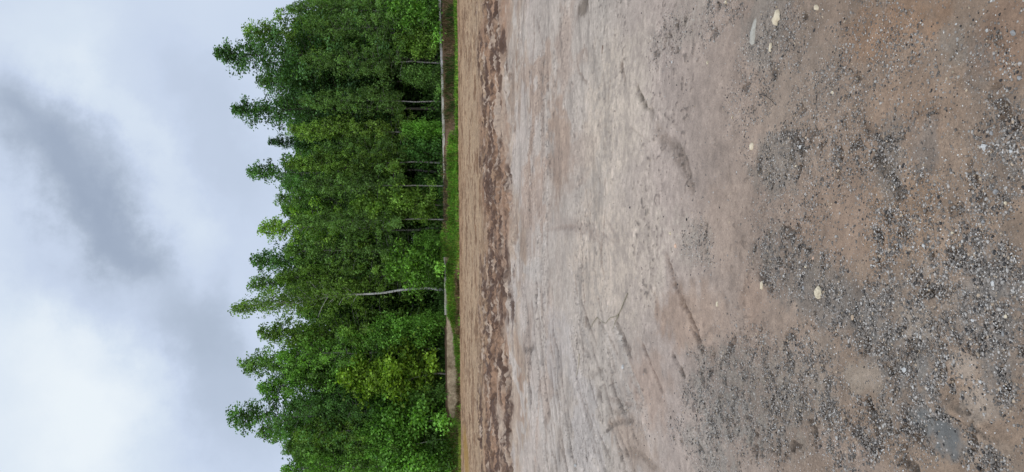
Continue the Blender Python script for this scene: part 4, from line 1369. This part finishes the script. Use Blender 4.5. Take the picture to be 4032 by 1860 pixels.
def build_world():
    w = bpy.data.worlds.new('World')
    scene.world = w
    w.use_nodes = True
    nt = w.node_tree
    nt.nodes.clear()
    L = nt.links
    out = N(nt, 'ShaderNodeOutputWorld')
    bg = N(nt, 'ShaderNodeBackground', i_Strength=0.1)
    L.new(bg.outputs[0], out.inputs[0])
    sky = N(nt, 'ShaderNodeTexSky', sky_type='NISHITA', sun_disc=False, sun_elevation=SUN_EL, sun_rotation=SUN_AZ)
    tc = N(nt, 'ShaderNodeTexCoord')
    sx = N(nt, 'ShaderNodeSeparateXYZ')
    L.new(tc.outputs['Generated'], sx.inputs[0])
    ay = math_n(nt, 'ADD', math_n(nt, 'ABSOLUTE', sx.outputs[1]), 0.12)
    a = math_n(nt, 'DIVIDE', sx.outputs[0], ay)
    e = math_n(nt, 'DIVIDE', sx.outputs[2], ay)
    cv = N(nt, 'ShaderNodeCombineXYZ')
    L.new(a, cv.inputs[0])
    L.new(e, cv.inputs[1])

    def P(px, py):
        v = ray(px, py)
        v = v / np.linalg.norm(v)
        return v[0] / (v[1] + 0.12), v[2] / (v[1] + 0.12)
    # wavy edges
    nz = N(nt, 'ShaderNodeTexNoise', i_Scale=5.5, i_Detail=7.0, i_Roughness=0.62)
    L.new(cv.outputs[0], nz.inputs['Vector'])
    vs = N(nt, 'ShaderNodeVectorMath', operation='SUBTRACT')
    vs.inputs[1].default_value = (0.5, 0.5, 0.5)
    L.new(nz.outputs['Color'], vs.inputs[0])
    sc = N(nt, 'ShaderNodeVectorMath', operation='SCALE')
    sc.inputs['Scale'].default_value = 0.21
    L.new(vs.outputs[0], sc.inputs[0])
    ad = N(nt, 'ShaderNodeVectorMath', operation='ADD')
    L.new(cv.outputs[0], ad.inputs[0])
    L.new(sc.outputs[0], ad.inputs[1])
    n2 = N(nt, 'ShaderNodeTexNoise', i_Scale=3.2, i_Detail=6.0, i_Roughness=0.5)
    L.new(cv.outputs[0], n2.inputs['Vector'])
    val = math_n(nt, 'MULTIPLY_ADD', n2.outputs['Fac'], 0.40)
    nt.nodes[-1].inputs[2].default_value = 0.44
    # (px0,py0) -> (px1,py1) long axis, half width in px, weight
    blobs = [((40, 330), (520, 960), 150, -0.37), ((330, 820), (540, 1000), 90, -0.16), ((0, 520), (200, 640), 170, -0.15),
             ((260, 1050), (760, 1330), 140, -0.13), ((760, 380), (1010, 760), 150, -0.13),
             ((860, 1200), (1000, 1760), 170, -0.22), ((90, 1450), (160, 1800), 330, 0.24), ((330, 1560), (420, 1900), 260, 0.12),
             ((60, 40), (130, 230), 220, 0.16), ((150, 260), (620, 760), 110, 0.13), ((700, 930), (780, 1060), 120, 0.10), ((1010, 1180), (1090, 1500), 70, 0.12)]
    for (p0, p1, hw, wgt) in blobs:
        x0, y0 = P(*p0)
        x1, y1 = P(*p1)
        cx, cy = (x0 + x1) / 2, (y0 + y1) / 2
        ln = math.hypot(x1 - x0, y1 - y0) / 2 + hw / F
        ang = math.atan2(y1 - y0, x1 - x0)
        mp = N(nt, 'ShaderNodeMapping', vector_type='TEXTURE')
        mp.inputs['Location'].default_value = (cx, cy, 0)
        mp.inputs['Rotation'].default_value = (0, 0, ang)
        mp.inputs['Scale'].default_value = (ln * 1.35, hw / F * 1.55, 1)
        L.new(ad.outputs[0], mp.inputs[0])
        g = N(nt, 'ShaderNodeTexGradient', gradient_type='SPHERICAL')
        L.new(mp.outputs[0], g.inputs[0])
        s = ramp(nt, g.outputs['Fac'], [(0.0, 0.0), (0.75, 1.0)])
        nt.nodes[-1].color_ramp.interpolation = 'EASE'
        val = math_n(nt, 'ADD', val, math_n(nt, 'MULTIPLY', s, wgt))
    c = ramp(nt, val, [(0.0, lin(150, 164, 186)), (0.32, lin(178, 191, 210)), (0.60, lin(204, 217, 238)), (0.80, lin(220, 232, 246)), (1.0, lin(240, 248, 254))])
    # overcast sky is brighter overhead
    zz = math_n(nt, 'MULTIPLY_ADD', ramp(nt, sx.outputs[2], [(0.45, 0.0), (1.0, 1.0)]), ZENITH)
    nt.nodes[-1].inputs[2].default_value = 1.0
    bk = ramp(nt, math_n(nt, 'MULTIPLY', sx.outputs[1], -1.0), [(0.0, 0.0), (0.7, 1.0)])  # added brightness of the unseen sky behind the camera, front-lighting trees and bank
    zz = math_n(nt, 'ADD', zz, math_n(nt, 'MULTIPLY', bk, 0.7))
    sc2 = N(nt, 'ShaderNodeVectorMath', operation='SCALE')
    L.new(c, sc2.inputs[0])
    L.new(math_n(nt, 'MULTIPLY', zz, 10.0), sc2.inputs['Scale'])
    fin = mix_col(nt, sky.outputs[0], sc2.outputs[0], 0.94)
    L.new(fin, bg.inputs[0])


ZENITH = 0.9
build_world()
sd = bpy.data.lights.new('sun', 'SUN')
sd.energy = 0.9
sd.angle = math.radians(18)
sd.color = (1.0, 0.96, 0.90)
so = bpy.data.objects.new('sun', sd)
COL.objects.link(so)
from mathutils import Vector, Matrix
sdir = Vector((math.sin(SUN_AZ) * math.cos(SUN_EL), math.cos(SUN_AZ) * math.cos(SUN_EL), math.sin(SUN_EL)))
so.rotation_euler = sdir.to_track_quat('Z', 'Y').to_euler()
so.location = (0, 0, 30)

# ================================================================== CAMERA (held on its side)
cd = bpy.data.cameras.new('camera')
cd.sensor_width = 36
cd.lens = F / 4032 * 36
cd.clip_start = 0.05
cd.clip_end = 3000
co = bpy.data.objects.new('camera', cd)
COL.objects.link(co)
cr, sr = math.cos(ROLL), math.sin(ROLL)
R0, D0 = Vector((1, 0, 0)), Vector((0, -sp, -cp))
cy_ = R0 * cr + D0 * sr            # picture up = scene right
cx_ = -R0 * sr + D0 * cr           # picture right = scene down
# (ray() above uses the same axes)
cz_ = cx_.cross(cy_)
co.matrix_world = Matrix((( cx_.x, cy_.x, cz_.x, 0), (cx_.y, cy_.y, cz_.y, 0), (cx_.z, cy_.z, cz_.z, EYE), (0, 0, 0, 1)))
scene.camera = co

scene.view_settings.view_transform = 'Standard'
scene.view_settings.look = 'None'
scene.view_settings.exposure = 0
scene.view_settings.gamma = 1
scene.render.engine = 'CYCLES'
